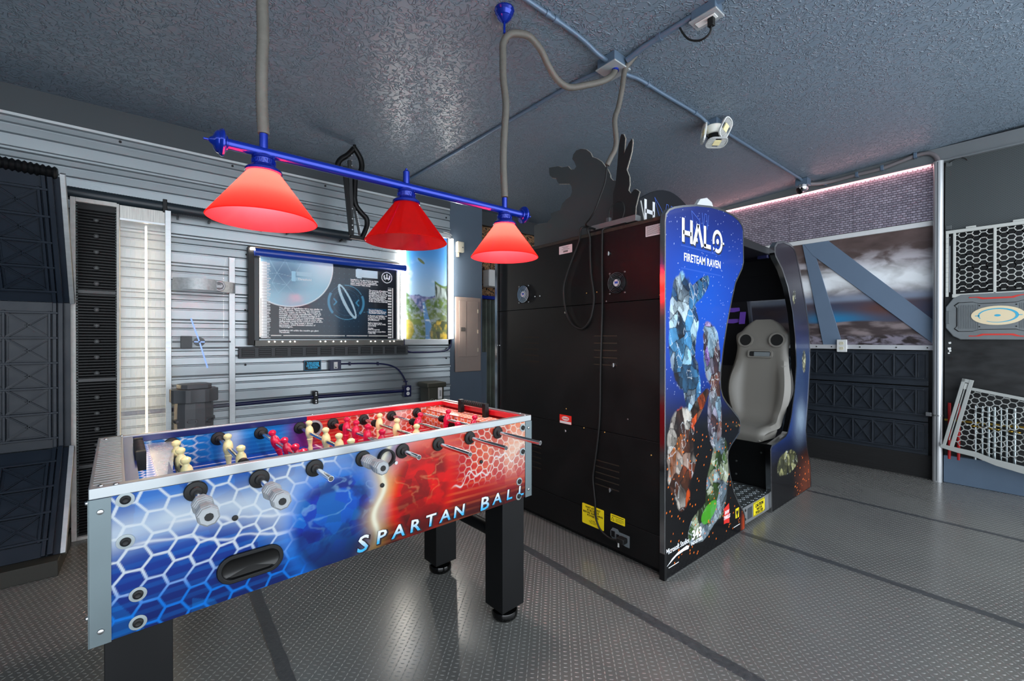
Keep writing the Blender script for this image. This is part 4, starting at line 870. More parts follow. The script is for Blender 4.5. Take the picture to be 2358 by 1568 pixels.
# bracket bolts on the side panel nose
for x, z in ((2.845,.693),(2.878,.697)): MB().lathe([(.008,0),(.006,.005)],(x,CY0-.001,z),(0,-1,0),12).build('nose_bolt', mat('bronze_bolt','#7a6a4a',.4,.8), cab)
# title lettering
FS = lambda x, z, d=.0016: frame((x,CY0-d,z),(1,0,0),(0,0,1))
tm = spn
Mh = mat('title_white','#f2f4f8',.3); Mhs = mat('title_dark','#050a24',.5)
for dx, dz, d, m_ in ((.008,-.009,.0015,Mhs),(0,0,.0024,Mh)):
    mb = MB(FS(2.0+dx,1.78+dz,d))
    def seg(pts, w_=.030): 
        for a, b_ in zip(pts, pts[1:]): mb.bar((a[0],a[1],0),(b_[0],b_[1],0),.0006,w_,up=(-(b_[1]-a[1]),b_[0]-a[0],0))
    # H
    seg([(.19,-.005),(.19,.125)],.026); seg([(.277,-.005),(.277,.125)],.026); seg([(.19,.048),(.277,.048)],.024)
    # A
    seg([(.305,-.005),(.35,.115)],.026); seg([(.40,-.005),(.352,.115)],.026); seg([(.33,.026),(.345,.026)],.02)
    # L
    seg([(.43,.12),(.43,.0)],.026); seg([(.42,.006),(.50,.006)],.024)
    # O: ring with gap, dot and tick
    N = 40
    pts = [(.585+.052*math.cos(math.radians(200-320*i/N)), .052+.058*math.sin(math.radians(200-320*i/N))) for i in range(N+1)]; seg(pts,.022)
    seg([(.637,.05),(.668,.05)],.012); mb.prism(circ(.016,16,.585,.052), -.0003, .0003); mb.prism(circ(.012,3,.535,.004), -.0003, .0003)
    mb.build('title_lettering', m_, tm)
text('title_lettering', 'FIRETEAM RAVEN', .062, FS(2.412,1.693,.0020), Mh, tm, ext=.0003, bold=.0011, sx=.86, spacing=1.04)
text('maker_lettering', 'Microsoft Studios', .042, FS(2.145,.140), Mh, tm, ext=.0003, bold=.0006, sx=.78)
MB(FS(2.145,.105)).prism([(-.115,-.040),(-.06,-.012),(.0,.004),(.09,.012),(.115,.002),(.105,-.012),(.06,-.008),(-.02,-.012)], 0, .0005).build('maker_swoosh', Mh, tm)
text('maker_lettering', '343', .072, FS(2.345,.150), Mh, tm, ext=.0003, bold=.0022, sx=1.05); text('maker_lettering', 'INDUSTRIES', .026, FS(2.345,.108), Mh, tm, ext=.0003, bold=.0006, sx=.9)
bd = MB(FS(2.712,.162,.0018)).prism([(-.038,-.05),(-.038,.045),(.03,.065),(.038,.01),(.038,-.06),(-.01,-.05)], 0, .0006).build('maker_badge', Mred, tm)
text('badge_lettering', 'RAW\nTHRILLS', .030, FS(2.712,.162,.0030), Mh, bd, ext=.0003, bold=.001, sx=.8, shear=.2)
bd = MB(FS(2.86,.135,.0018)).prism(rrect(.05,.062,.004,2), 0, .0006).build('maker_badge', Myel, tm)
MB(FS(2.86,.140,.0026)).prism([(-.018,.02),(-.008,.006),(.0,.012),(.008,.006),(.018,.02),(.016,-.006),(.006,-.018),(.006,-.034),(-.006,-.034),(-.006,-.018),(-.016,-.006)], 0, .0004).build('badge_mark', M_ink, bd)
mb = MB(FS(2.12,.052)); mb.box((-.07,0,0),(.03,.004,.0004)); mb.box((.69,.0,0),(.78,.004,.0004)); mb.build('fine_print', M_letter, tm)
# faint line emblem above the title
mb = MB(FS(2.40,1.90,.0016)); 
for pts in ([(-.12,.06),(-.03,.02),(-.02,-.02),(-.06,-.06),(-.10,-.02),(-.12,.06)],[(.0,.07),(.012,-.02),(.03,.07),(.05,.07),(.06,-.02),(.075,.07)]):
    for a, b_ in zip(pts, pts[1:]): mb.bar((a[0],a[1],0),(b_[0],b_[1],0),.0004,.0022,up=(-(b_[1]-a[1]),b_[0]-a[0],0))
mb.build('line_emblem', mat('emblem_blue','#4a74d8',.4), tm)
# interior: monitor face leaning, roof, dash
Mscr = mat('screen_glass','#06070c',.05,coat=.8)
mb = MB(); mb.add([(2.60,CY0+.03,.95),(2.60,CY1-.03,.95),(2.86,CY1-.03,1.86),(2.86,CY0+.03,1.86)],[(0,1,2,3)]); o = mb.build('screen', Mscr, cab); o.modifiers.new('t','SOLIDIFY').thickness = .02
MB().box((2.60,CY0+.02,.30),(2.72,CY1-.02,.90)).build('dash', M_cabb, cab, bevel=.01)
rf = MB(Fsd).prism([(2.70,1.87),(3.46,1.862),(3.47,1.885),(3.44,1.912),(2.9,1.93),(2.70,1.92)], -1.40, -.02).build('roof', mat('roof_black','#0b0c12',.4), cab, bevel=.004)
MB().box((2.93,CY0+.022,1.893),(3.43,CY0+.034,1.903)).build('roof_light_strip', mat('pink_led','#ffd0cc',.4,emit=7,ecol='#ff9f98'), cab)
MB().box((3.425,CY0+.03,1.84),(3.46,CY0+.10,1.90)).build('roof_corner', mat('navy_gloss','#1a1c3a',.25), cab, bevel=.004)
# seat wings ------------------------------------------------------------
wing = [(3.397,0),(3.371,.46),(3.395,.482),(3.66,.517),(3.70,.535),(3.772,.647),(3.846,.843),(3.883,1.045),(3.862,1.251),(3.804,1.453),(3.701,1.647),(3.586,1.768),(3.459,1.849),(3.440,1.875),(3.442,1.915),(3.491,1.952),(3.601,1.976),(3.744,1.974),(3.83,1.955),(3.867,1.93),(3.955,1.806),(4.10,1.536),(4.187,1.323),(4.222,1.069),(4.17,.745),(4.119,.499),(4.152,.351),(4.229,.193),(4.245,.0)]
def fW(U, V):
    x = U+3.365; y = V; n = fbm(x*6, y*6, 4, 4)
    c = mixc(C('#0c0c10'), C('#17264f'), sstep(.30,.55,y)); c = mixc(c, C('#1d3f86'), sstep(.45,.6,y)*np.exp(-((x-3.55)/.25)**2)); c = mixc(c, C('#93a6b8'), np.exp(-(((x-4.0)/.12)**2+((y-.60)/.14)**2))*(.4+.8*n))
    c = mixc(c, C('#41566e'), sstep(.6,1.0,y)*(1-sstep(1.0,1.3,y))*n); c = mixc(c, C('#23202a'), sstep(1.1,1.5,y))
    c = mixc(c, C('#7a3a24'), sstep(3.8,4.2,x)*sstep(.4,.1,y)*(.4+.8*n))
    f1, f2, fi = voro(x*20,y*20,5); g = 1-sstep(.8,1.0,((x-3.72)/.22)**2+((y-.30)/.10)**2+(n-.5)); kh = shards(x,y,26,('#8f9060','#1a1b1c','#b4b27c','#3a3c30','#6d6e4a','#15161a'),5); c = c*(1-g[...,None])+kh*g[...,None]
    for cx_, cy_, rx, ry in ((3.84,1.58,.035,.06),(4.07,1.08,.045,.10)): g = 1-sstep(.6,1.0,((x-cx_)/rx)**2+((y-cy_)/ry)**2+1.2*(n-.5)); c = c*(1-g[...,None]*.85)+shards(x,y,40,('#b8b484','#2a2b24','#d0cca0','#6d6e4a'),9)*g[...,None]*.85
    sp_ = hsh(np.floor(U/.008), np.floor(V/.008), 3); c = mixc(c, C('#ff8a3a'), ((sp_>.985)*(y<.3)*(x>3.85)))
    return c
for y0, nm in ((1.205,'near'),(2.645,'far')):
    F = Matrix(((1,0,0,0),(0,0,-1,y0),(0,1,0,0),(0,0,0,1)))
    wg = MB(F).prism(wing, -.022, 0).build('seat_wing', M_cabb, cab)
    if nm == 'near': artgrid('printed_artwork', frame((3.365,y0-.001,0),(1,0,0),(0,0,1)), .865, 1.985, .0055, fW, M_cabart, wg, poly=[(a-3.365,b_) for a,b_ in wing])
    edge_strip(wing, y0-.004, y0+.03, w=.008).build('edge_trim', M_tm, cab, smooth=30)
# dark hood and tinted rear window between the wings
Mhood = mat('roof_black','#0b0c12',.4)
hd_ = [(3.45,1.885),(3.60,1.945),(3.74,1.950),(3.85,1.915),(3.93,1.80),(4.00,1.66),(4.03,1.60)]
MB(Matrix(((1,0,0,0),(0,0,1,0),(0,1,0,0),(0,0,0,1)))).prism(hd_+[(x-.012,z-.02) for x,z in hd_[::-1]], CY0+.03, CY1-.03).build('rear_hood', Mhood, cab)
MB().add([(4.03,CY0+.03,1.60),(4.03,1.60,1.60),(4.16,1.60,1.10),(4.16,CY0+.03,1.10),(4.036,CY0+.03,1.60),(4.036,1.60,1.60),(4.166,1.60,1.10),(4.166,CY0+.03,1.10)],[(0,1,2,3),(7,6,5,4),(0,4,5,1),(1,5,6,2),(2,6,7,3),(3,7,4,0)]).build('tinted_window', mat('smoked_pane','#0e1620',.08,alpha=.45), cab)
MB().bar((4.03,1.615,1.60),(4.16,1.615,1.05),.03,.02,up=(0,1,0)).build('window_post', mat('post_grey','#4a4d58',.35), cab)
rp_ = MB().add([(4.02,1.63,1.60),(4.02,CY1-.03,1.60),(4.16,CY1-.03,1.0),(4.16,1.63,1.0),(4.03,1.63,1.60),(4.03,CY1-.03,1.60),(4.17,CY1-.03,1.0),(4.17,1.63,1.0)],[(0,1,2,3),(7,6,5,4),(0,4,5,1),(1,5,6,2),(2,6,7,3),(3,7,4,0)]).build('rear_panel', Mhood, cab)
Mpu = mat('purple_reflection','#6a44b0',.4)  # flat purple shapes painted in for a reflection of the screen
for y, z in ((1.76,1.52),(1.775,1.42)): MB(frame((4.02+(1.60-z)*.233-.002,y,z),(0,-1,0),(.23,0,1))).prism([(-.07,-.025),(-.04,.03),(.06,.028),(.07,-.02),(.02,-.03)],0,.003).build('painted_reflection', Mpu, rp_)
MB(frame((4.02+.12*.233-.002,1.665,1.48),(0,-1,0),(.23,0,1))).box((-.03,-.10,0),(.02,.09,.003)).build('painted_reflection', Mpu, rp_)
# step plate
stp = thing('step', (3.2,1.9,0), None, None); stp.parent = cab; stp.matrix_parent_inverse = WM[cab].inverted()
MB().box((2.90,CY0+.004,.02),(3.46,CY1-.02,.140)).build('step_body', mat('step_grey','#8a8d8f',.45,.5,noise=.1,nscale=14), stp, bevel=.003)
Mdp = mat('diamond_plate','#8d9496',.28,.85)
mb = MB()
for i in range(16):
    for j in range(26):
        x = 2.965+i*.030; y = CY0+.02+j*.030+(.015 if i % 2 else 0); a = .78 if (i+j) % 2 else -.78; F = Matrix.Translation((x,y,.140)) @ Matrix.Rotation(a,4,'Z')
        mb.add([(-.014,0,0),(0,-.004,0),(.014,0,0),(0,.004,0),(-.007,0,.003),(.007,0,.003)],[(0,1,5,4),(1,2,5),(2,3,4,5),(3,0,4)],F)
mb.build('tread_lugs', Mdp, stp, kind='stuff')
MB().box((2.95,CY0+.002,.1395),(3.46,CY0+.8,.1405)).build('tread_plate', Mdp, stp)
cs = MB(frame((3.215,CY0+.003,.085),(1,0,0),(0,0,1))).prism(rrect(.19,.094,.006,3), 0, .0012).build('caution_label', Myel, stp)
Fc = frame((3.215,CY0+.0014,.085),(1,0,0),(0,0,1))
text('label_print', 'CAUTION', .030, Fc @ Matrix.Translation((0,.018,.0006)), M_ink, cs, ext=.0002, bold=.0012); text('label_print', 'WATCH\nYOUR STEP', .024, Fc @ Matrix.Translation((0,-.018,.0006)), M_ink, cs, ext=.0002, bold=.0008, line=.9)
mb = MB(Fc)
for i in range(8): mb.add([(-.09+i*.024,.037,.0003),(-.08+i*.024,.037,.0003),(-.075+i*.024,.046,.0003),(-.085+i*.024,.046,.0003)],[(0,1,2,3)])
for i in range(8): mb.add([(-.09+i*.024,-.046,.0003),(-.08+i*.024,-.046,.0003),(-.075+i*.024,-.038,.0003),(-.085+i*.024,-.038,.0003)],[(0,1,2,3)])
mb.build('hazard_stripes', M_ink, cs)
for x, z in ((2.995,.055),(2.995,.115),(3.435,.055),(3.435,.115)): MB().lathe([(.010,0),(.007,.004)],(x,CY0+.004,z),(0,-1,0),10).build('step_bolt', M_rubber, stp)
MB().box((3.03,CY0+.0025,.045),(3.10,CY0+.004,.118)).build('side_plate', M_dkgrey, stp)
# seat base box
sb = MB().box((3.47,CY0+.025,.02),(4.15,CY1-.03,.47)).build('seat_base', mat('base_black','#08090a',.35), cab, bevel=.006)
for y, z in ((1.30,.40),(1.48,.30),(1.48,.20)): MB().lathe([(.008,0),(.006,.004)],(3.47,y,z),(-1,0,0),10).build('base_bolt', M_screw, sb)
MB().ring(rrect(.30,.16,.03,4), rrect(.294,.154,.027,4), 0, .002, frame((3.469,1.60,.27),(0,-1,0),(0,0,1))).build('access_door_line', M_black, sb)
# moulded bucket seat ---------------------------------------------------
M_seat = mat('grey_vinyl_seat','#77746e',.42,bump=.12,bscale=500)
SY = 1.455
seat = thing('seat', (3.75,SY,.47), None, None); seat.parent = cab; seat.matrix_parent_inverse = WM[cab].inverted()
# centre line profile: (x, z) front bottom -> cushion -> back -> top; half widths with bolster height
prof = [(3.475,.470,.155,0),(3.455,.52,.17,0),(3.47,.555,.18,.004),(3.52,.572,.195,.012),(3.60,.572,.205,.022),(3.68,.572,.205,.03),(3.735,.59,.20,.034),(3.775,.64,.20,.034),(3.795,.72,.225,.05),(3.812,.82,.24,.06),(3.828,.92,.235,.055),(3.845,1.02,.215,.03),(3.86,1.10,.203,.012),(3.875,1.18,.198,.006),(3.886,1.25,.212,.0),(3.892,1.295,.208,.0),(3.898,1.325,.168,.0),(3.903,1.355,.145,.0),(3.910,1.39,.108,.0),(3.914,1.412,.07,.0)]
mb = MB(); vs = []; fs = []; K = 17; P = bez([(a,b_,0) for a,b_,c_,d_ in prof],4); Q = bez([(c_,d_,0) for a,b_,c_,d_ in prof],4)
for i,(p,q) in enumerate(zip(P,Q)):
    pn = P[min(i+1,len(P)-1)]; pp = P[max(i-1,0)]; t = Vector((pn.x-pp.x, pn.y-pp.y)).normalized(); nrm = Vector((-t.y, t.x))    # into the sitter
    for j in range(K):
        s_ = -1+2*j/(K-1); e_ = abs(s_); bo = q.y*sstep(.45,.85,np.array(e_)).item()*(1-.55*sstep(.88,1.,np.array(e_)).item()); rd = .022*sstep(.82,1.,np.array(e_)).item()
        off = bo-rd; vs.append((p.x+nrm.x*off, SY+s_*max(q.x,.01), p.y+nrm.y*off))
n0 = len(P)
for i in range(n0-1):
    for j in range(K-1): a = i*K+j; fs.append((a,a+1,a+K+1,a+K))
mb.add(vs, fs); so = mb.build('seat_shell', M_seat, seat, smooth=True); sm = so.modifiers.new('thick','SOLIDIFY'); sm.thickness = .05; sm.offset = -1; bv = so.modifiers.new('b','BEVEL'); bv.width = .012; bv.segments = 3; bv.limit_method = 'ANGLE'; bv.angle_limit = math.radians(50)
# apron under the cushion front
MB().add([(3.465,SY-.12,.55),(3.465,SY+.12,.55),(3.47,SY+.15,.475),(3.47,SY-.15,.475),(3.70,SY-.19,.55),(3.70,SY+.19,.55),(3.70,SY+.17,.475),(3.70,SY-.17,.475)],[(0,1,2,3),(4,7,6,5),(0,3,7,4),(1,5,6,2),(3,2,6,7),(0,4,5,1)]).build('seat_apron', M_seat, seat, bevel=.01)
ax = Vector((-1,0,.16)).normalized()
for sy in (-1,1):
    p = Vector((3.872,SY+sy*.120,1.240)); sp_o = MB(frame(p,(0,-1,0),(.16,0,1))).ring(circ(.060,28), circ(.047,28), -.006, .008).build('speaker_bezel', M_seat, seat, smooth=30)
    MB(frame(p,(0,-1,0),(.16,0,1))).cyl((0,0,-.004),(0,0,.003),.048,28).build('speaker_grille', mat('speaker_black','#0a0a0a',.7), sp_o)
Fh = frame((3.850,SY,1.125),(0,-1,0),(.16,0,1))
MB(Fh).ring(rrect(.19,.062,.018,4), rrect(.165,.042,.014,4), -.012, .006).build('harness_slot_rim', M_seat, seat, smooth=30); MB(Fh).prism(rrect(.168,.045,.014,4), -.006, .001).build('harness_slot', mat('slot_dark','#15171a',.5), seat); MB(Fh).box((-.045,-.019,.0005),(.076,.016,.002)).build('slot_shine', mat('slot_shine_pale','#a9b3b8',.3,.6), seat)  # pale plate in the slot stands in for its shine
# marquee board and topper pieces ---------------------------------------
mq_ = MB(Matrix(((1,0,0,0),(0,0,-1,1.62),(0,1,0,0),(0,0,0,1)))).prism([(2.37,1.89),(2.36,2.10),(2.375,2.145)]+[(2.40+.70*i/14, 2.145+.13*math.sin(math.pi*i/14)**.8) for i in range(1,14)]+[(3.12,2.145),(3.13,1.89)], -.03, 0).build('marquee_board', mat('marquee_black','#0b0d14',.3), cab, bevel=.003)
FM = frame((2.50,1.6186,2.085),(1,0,0),(0,0,1)); mb = MB(FM)
for a, b_ in (((-.05,-.085),(-.05,.075)),((.045,-.085),(.045,.075)),((-.05,.0),(.045,.0))): mb.bar((a[0],a[1],.001),(b_[0],b_[1],.001),.001,.026,up=(-(b_[1]-a[1]),b_[0]-a[0],0))
mb.build('marquee_letter', mat('title_white','#f2f4f8',.3), mq_)
mb = MB(FM)
for pts in ([(.055,.11),(.13,.05),(.17,.0),(.12,-.02),(.09,.03),(.055,.11)],[(.19,.04),(.20,.09),(.225,.09),(.235,.0),(.26,.09),(.29,.085),(.30,.0)]):
    for a, b_ in zip(pts, pts[1:]): mb.bar((a[0],a[1],.001),(b_[0],b_[1],.001),.0006,.003,up=(-(b_[1]-a[1]),b_[0]-a[0],0))
mb.build('marquee_emblem', mat('emblem_blue','#4a74d8',.4), mq_)
MB().bar((2.37,1.60,2.13),(2.45,1.60,1.90),.004,.008).build('marquee_stay', M_white, cab)
MB(Matrix(((1,0,0,0),(0,0,-1,1.60),(0,1,0,0),(0,0,0,1)))).prism([(2.98,2.02),(3.0,2.12),(3.06,2.22),(3.14,2.30),(3.24,2.33),(3.32,2.31),(3.36,2.25),(3.42,2.24),(3.40,2.12),(3.38,2.02),(3.30,1.90),(3.0,1.90)], -.03, 0).build('topper_shield', mat('topper_white','#d4d8da',.35), cab, bevel=.004)
MB(Matrix(((1,0,0,0),(0,0,-1,1.57),(0,1,0,0),(0,0,0,1)))).prism([(2.98,2.02),(2.99,2.12),(3.05,2.22),(3.18,2.22),(3.27,2.16),(3.30,2.04),(3.26,1.90),(3.0,1.90)], -.02, 0).build('topper_visor', mat('topper_black','#060609',.25), cab, bevel=.004)
# plywood cut-outs standing on the cabinet roof
M_ply = mat('cutout_charcoal','#3b4042',.55,noise=.04,nscale=3); M_plyd = mat('cutout_dark','#1c1c1d',.5)
def cutout(label, x, pts, m, th=.016, rot=0):
    t = thing('plywood_cutout', (x, sum(p[0] for p in pts)/len(pts), CZ+.012), label, 'cut-out')
    F = Matrix(((0,0,-1,x),(1,0,0,0),(0,1,0,0),(0,0,0,1)))
    if rot:
        c = Vector((x,pts[0][0],0)); F = Matrix.Translation(c) @ Matrix.Rotation(math.radians(rot),4,'Z') @ Matrix.Translation(-c) @ F
    MB(F).prism(pts, 0, th).build('board', m, t)
    mb = MB(F); n = len(pts); A = sum(pts[i][0]*pts[(i+1)%n][1]-pts[(i+1)%n][0]*pts[i][1] for i in range(n))
    inn = []
    mb.tube([F.inverted() @ (F @ Vector((p[0],p[1],th/2))) for p in pts+[pts[0]]], .0035, 6, closed_caps=False); mb.build('raw_edge', mat('raw_ply_edge','#9a968c',.8,noise=.3,nscale=80), t)
    return t
CUT1 = [(2.468,2.614),(2.365,2.594),(2.329,2.574),(2.263,2.561),(2.232,2.527),(2.198,2.519),(2.178,2.533),(2.198,2.576),(2.219,2.603),(2.209,2.634),(2.179,2.654),(2.133,2.651),(2.082,2.627),(2.044,2.592),(2.026,2.555),(1.983,2.529),(1.942,2.495),(1.912,2.453),(1.889,2.423),(1.869,2.382),(1.867,2.361),(1.844,2.334),(1.778,2.313),(1.778,1.90),(2.64,1.90),(2.645,2.19),(2.609,2.192),(2.499,2.18),(2.442,2.205),(2.449,2.244),(2.423,2.248),(2.347,2.249),(2.322,2.292),(2.287,2.314),(2.239,2.327),(2.222,2.358),(2.225,2.394),(2.246,2.425),(2.358,2.456),(2.376,2.477),(2.39,2.509),(2.431,2.524),(2.461,2.551),(2.468,2.582)]
CUT2 = [(1.689,1.90),(1.689,2.162),(1.671,2.211),(1.656,2.332),(1.646,2.444),(1.636,2.49),(1.629,2.512),(1.612,2.506),(1.6,2.477),(1.607,2.406),(1.612,2.371),(1.597,2.403),(1.568,2.442),(1.549,2.455),(1.547,2.434),(1.554,2.38),(1.573,2.326),(1.59,2.282),(1.57,2.232),(1.568,2.183),(1.577,2.153),(1.558,2.128),(1.535,2.146),(1.521,2.144),(1.498,2.124),(1.507,2.099),(1.525,2.04),(1.53,1.953),(1.544,1.90)]
cutout('charcoal plywood silhouette of a crouching figure on the arcade cabinet roof', 2.42, CUT1, M_ply)
cutout('tall jagged dark plywood piece with raw edges on the arcade cabinet roof', 2.22, CUT2, M_plyd)
# power strip on the roof and cables down the back
ps = thing('power_strip', (2.11,1.60,CZ+.012), 'grey metal power strip lying on the back edge of the arcade cabinet', 'power strip')
MB().box((2.085,1.44,CZ+.034),(2.135,1.765,CZ+.070)).build('strip_body', mat('strip_grey','#77797a',.4,.3), ps, bevel=.003)
MB().box((2.07,1.50,CZ+.0125),(2.13,1.765,CZ+.034)).build('riser_block', M_black, ps)
MB().box((2.098,1.635,CZ+.070),(2.122,1.662,CZ+.100)).build('plug', mat('translucent_plug','#4a4d50',.3), ps, bevel=.004)
MB().tube(bez([(2.11,1.648,CZ+.095),(2.11,1.64,CZ+.15),(2.12,1.60,CZ+.185),(2.13,1.565,CZ+.175),(2.13,1.55,CZ+.13),(2.12,1.56,CZ+.072)],6),.004,8).build('extension_cord', M_rubber, smooth=60, label='thin black cord arching out of the power strip plug', cat='cord')
xs = CX-.012
MB().tube(bez([(2.085,1.75,CZ+.052),(2.0,1.77,1.93),(xs,1.80,1.86),(xs,1.86,1.75),(xs,1.905,1.66),(xs,1.931,1.585),(xs,1.928,1.50),(xs,1.905,1.41),(xs,1.86,1.345),(xs,1.805,1.315),(xs,1.76,1.318),(xs,1.715,1.36),(xs,1.693,1.42),(xs,1.682,1.49),(xs,1.69,1.56),(xs,1.705,1.64),(xs,1.712,1.76),(xs,1.714,1.86),(2.0,1.72,1.915),(2.085,1.735,CZ+.045)],6),.0062,8).build('extension_cord', M_rubber, smooth=60, label='looped black cable hanging down the upper back of the arcade cabinet', cat='cord')
MB().tube(bez([(2.11,1.59,CZ+.016),(2.05,1.60,CZ+.018),(xs-.004,1.612,1.89),(xs,1.620,1.85),(xs,1.622,1.70),(xs,1.620,1.454),(xs,1.626,1.25),(xs,1.633,1.046),(xs,1.638,.79),(xs,1.660,.60),(xs,1.682,.47),(xs,1.689,.41),(xs,1.680,.33),(xs,1.672,.27),(xs,1.668,.19),(xs,1.64,.13),(xs,1.60,.105),(xs,1.55,.096),(CX-.03,1.475,.118)],6),.0058,8).build('extension_cord', M_rubber, smooth=60, label='long black power cable running down the arcade cabinet back to its inlet', cat='cord')
# ================================================================== EMBOSSED PANELS (shared builder)
def cell_mesh(w, h, m, d=.016, bw=.014):
    # cross brace, flat stepped: two bars with a raised ridge
    mb = MB()
    for a, b_ in (((0,0),(w,h)),((0,h),(w,0))):
        up = (0,0,1); mb.bar((a[0],a[1],d*.35),(b_[0],b_[1],d*.35),bw,d*.7,up); mb.bar((a[0],a[1],d*.8),(b_[0],b_[1],d*.8),bw*.35,d*.5,up)
    return mb.mesh('cross_brace', m, False, center=False)[0]
def xpanel(name, F, cw, ch, nc, nr, label, cat, ml, mr, mt=.02, mbm=.02, group=None, M_crate=M_crate, flange=False):
    W = ml+nc*cw+mr; H = mbm+nr*ch+mt
    t = thing(name, tuple(F @ Vector((0,0,0))), label, cat, group)
    MB(F).box((0,0,-.012),(W,H,0)).build('backing', M_crate, t)
    cm = cell_mesh(cw, ch, M_crate)
    for r in range(nr):
        for c in range(nc): place('cross_brace', cm, F @ Matrix.Translation((ml+c*cw, mbm+r*ch, 0)), t)
    for r in range(nr+1): MB(F).box((ml-.01,mbm+r*ch-.006,0),(W-mr*.35,mbm+r*ch+.006,.022)).build('rib', M_crate, t, bevel=.002)
    for c in range(nc+1): MB(F).box((ml+c*cw-.006,mbm-.01,0),(ml+c*cw+.006,H-mt+.01,.020)).build('rib', M_crate, t, bevel=.002)
    for r in range(nr):
        for c in range(nc):
            x0, y0 = ml+c*cw+.012, mbm+r*ch+.012; MB(F).ring([(x0,y0),(x0+cw-.024,y0),(x0+cw-.024,y0+ch-.024),(x0,y0+ch-.024)],[(x0+.004,y0+.004),(x0+cw-.028,y0+.004),(x0+cw-.028,y0+ch-.028),(x0+.004,y0+ch-.028)],0,.004).build('cell_border', M_crate, t)
    if flange:
        MB(F).box((W-mr+.012,0,0),(W-mr+.030,H,.018)).build('flange', M_crate, t, bevel=.003); MB(F).box((W-mr+.036,0,0),(W-mr+.058,H,.030)).build('flange', M_crate, t, bevel=.003)
    return t, W, H
# left alcove of storage-crate panels -------------------------------------
CWL, CHL = .179, .1485
def leftpanel(y0, z0, y1, z1, nr, label):
    ey = Vector((0,y1-y0,z1-z0)); L = ey.length
    F = frame((-.700-CWL, y0, z0), (1,0,0), ey)
    # local z points to viewer (-y-ish)
    m_ = (L-nr*CHL)/2
    return xpanel('crate_panel', F, CWL, CHL, 2, nr, label, 'wall panel', .016, .085, m_, m_, group='navy crate panels at the left edge', flange=True)
leftpanel(3.72,.60,3.72,1.465,5,'middle upright navy crossbraced plastic panel at the left edge')
leftpanel(3.722,1.468,3.40,2.135,4,'upper navy crossbraced plastic panel leaning outward at the left edge')
leftpanel(3.36,.085,3.70,.597,3,'lower navy crossbraced plastic panel sloping outward at the left edge')
mbx = MB().bar((-.412,3.74,1.47),(-.412,3.405,2.16),.022,.040,up=(0,-1,0)).build('edge_strip', M_alu, bevel=.002, label='grey metal strip along the upper leaning crate panel', cat='metal strip')
MB().bar((-.412,3.70,.60),(-.412,3.375,.075),.022,.036,up=(0,-1,0)).build('edge_strip', M_alu, bevel=.002, label='grey metal strip along the lower sloping crate panel', cat='metal strip')
MB().box((-1.25,3.27,0),(-.418,3.68,.082)).build('plinth', mat('olive_black','#2b2b26',.6), bevel=.003, label='dark olive plinth under the crate panels', cat='plinth')
MB(Matrix(((0,0,1,-.435),(1,0,0,0),(0,1,0,0),(0,0,0,1)))).prism([(3.42,.105),(3.735,.105),(3.735,.60)],0,.012).build('side_gusset', mat('olive_black','#2b2b26',.6), label='olive triangular side board beside the lower crate panel', cat='board')
MB().tube([(-1.2,3.40,2.185),(-.43,3.40,2.155)],.030,16,ripple=.16,pitch=.022).build('cable_loom', M_black, smooth=40, label='black ribbed loom tube on top of the crate panels', cat='hose')
MB().box((-.745,3.32,2.24),(-.695,3.40,2.40)).build('bracket', M_black, bevel=.01, label='dark bracket at the far left edge above the loom tube', cat='bracket')
# tall black louvred column --------------------------------------------
lc = thing('louvre_column', (-.31,3.79,0), 'tall black louvred column in a white frame beside the crate panels', 'column panel')
MB().box((-.397,3.78,.02),(-.214,3.83,2.10)).build('backing', M_black, lc)
sl_me = MB().add([(-.085,0,-.0055),(.085,0,-.0055),(.085,-.007,-.004),(-.085,-.007,-.004),(-.085,0,.0055),(.085,0,.0055),(.085,-.012,.003),(-.085,-.012,.003)],[(0,1,2,3),(7,6,5,4),(3,2,6,7),(0,3,7,4),(1,5,6,2)]).mesh('slat', M_black, False, center=False)[0]
for i in range(113):
    z = .04+i*.018
    if abs(z-1.545) < .014 or abs(z-.99) < .014 or abs(z-.45) < .014: continue
    place('slat', sl_me, Matrix.Translation((-.3055,3.78,z)), lc)
for z in (1.545,.99,.45): MB().box((-.395,3.768,z-.012),(-.216,3.78,z+.012)).build('joint_bar', mat('satin_black','#1d1e20',.35), lc, bevel=.003)
bos = MB().ring(circ(.0135,16), circ(.008,16), 0, .010).mesh('boss', M_black, 30, center=False)[0]
Mho = mat('hole_grey','#4a4c4c',.5); dsc = MB().cyl((0,0,0),(0,0,.003),.0085,14).mesh('boss_hole', Mho, False, center=False)[0]
for z in [1.998-.1*i for i in range(5)]+[1.434-.1*i for i in range(5)]+[.88-.1*i for i in range(4)]+[.35,.25,.15]:
    bo = place('boss', bos, frame((-.308,3.772,z),(1,0,0),(0,0,1)), lc); place('boss_hole', dsc, frame((-.308,3.769,z),(1,0,0),(0,0,1)), bo)
tooth = MB()
for i in range(120): tooth.box((-.400,3.764,.03+i*.0172),(-.392,3.78,.037+i*.0172)); tooth.box((-.220,3.764,.03+i*.0172),(-.212,3.78,.037+i*.0172))
tooth.build('comb_teeth', mat('comb_grey','#3a4746',.4), lc, kind='stuff')
Mwf = mat('white_frame','#b9bab6',.5,noise=.12,nscale=30)
for a, b_ in (((-.424,3.755,0),(-.400,3.83,2.125)),((-.400,3.755,2.098),(-.212,3.83,2.125)),((-.214,3.755,0),(-.200,3.83,2.12)),((-.400,3.755,0),(-.214,3.83,.02))): MB().box(a,b_).build('frame_rail', Mwf, lc, bevel=.002)
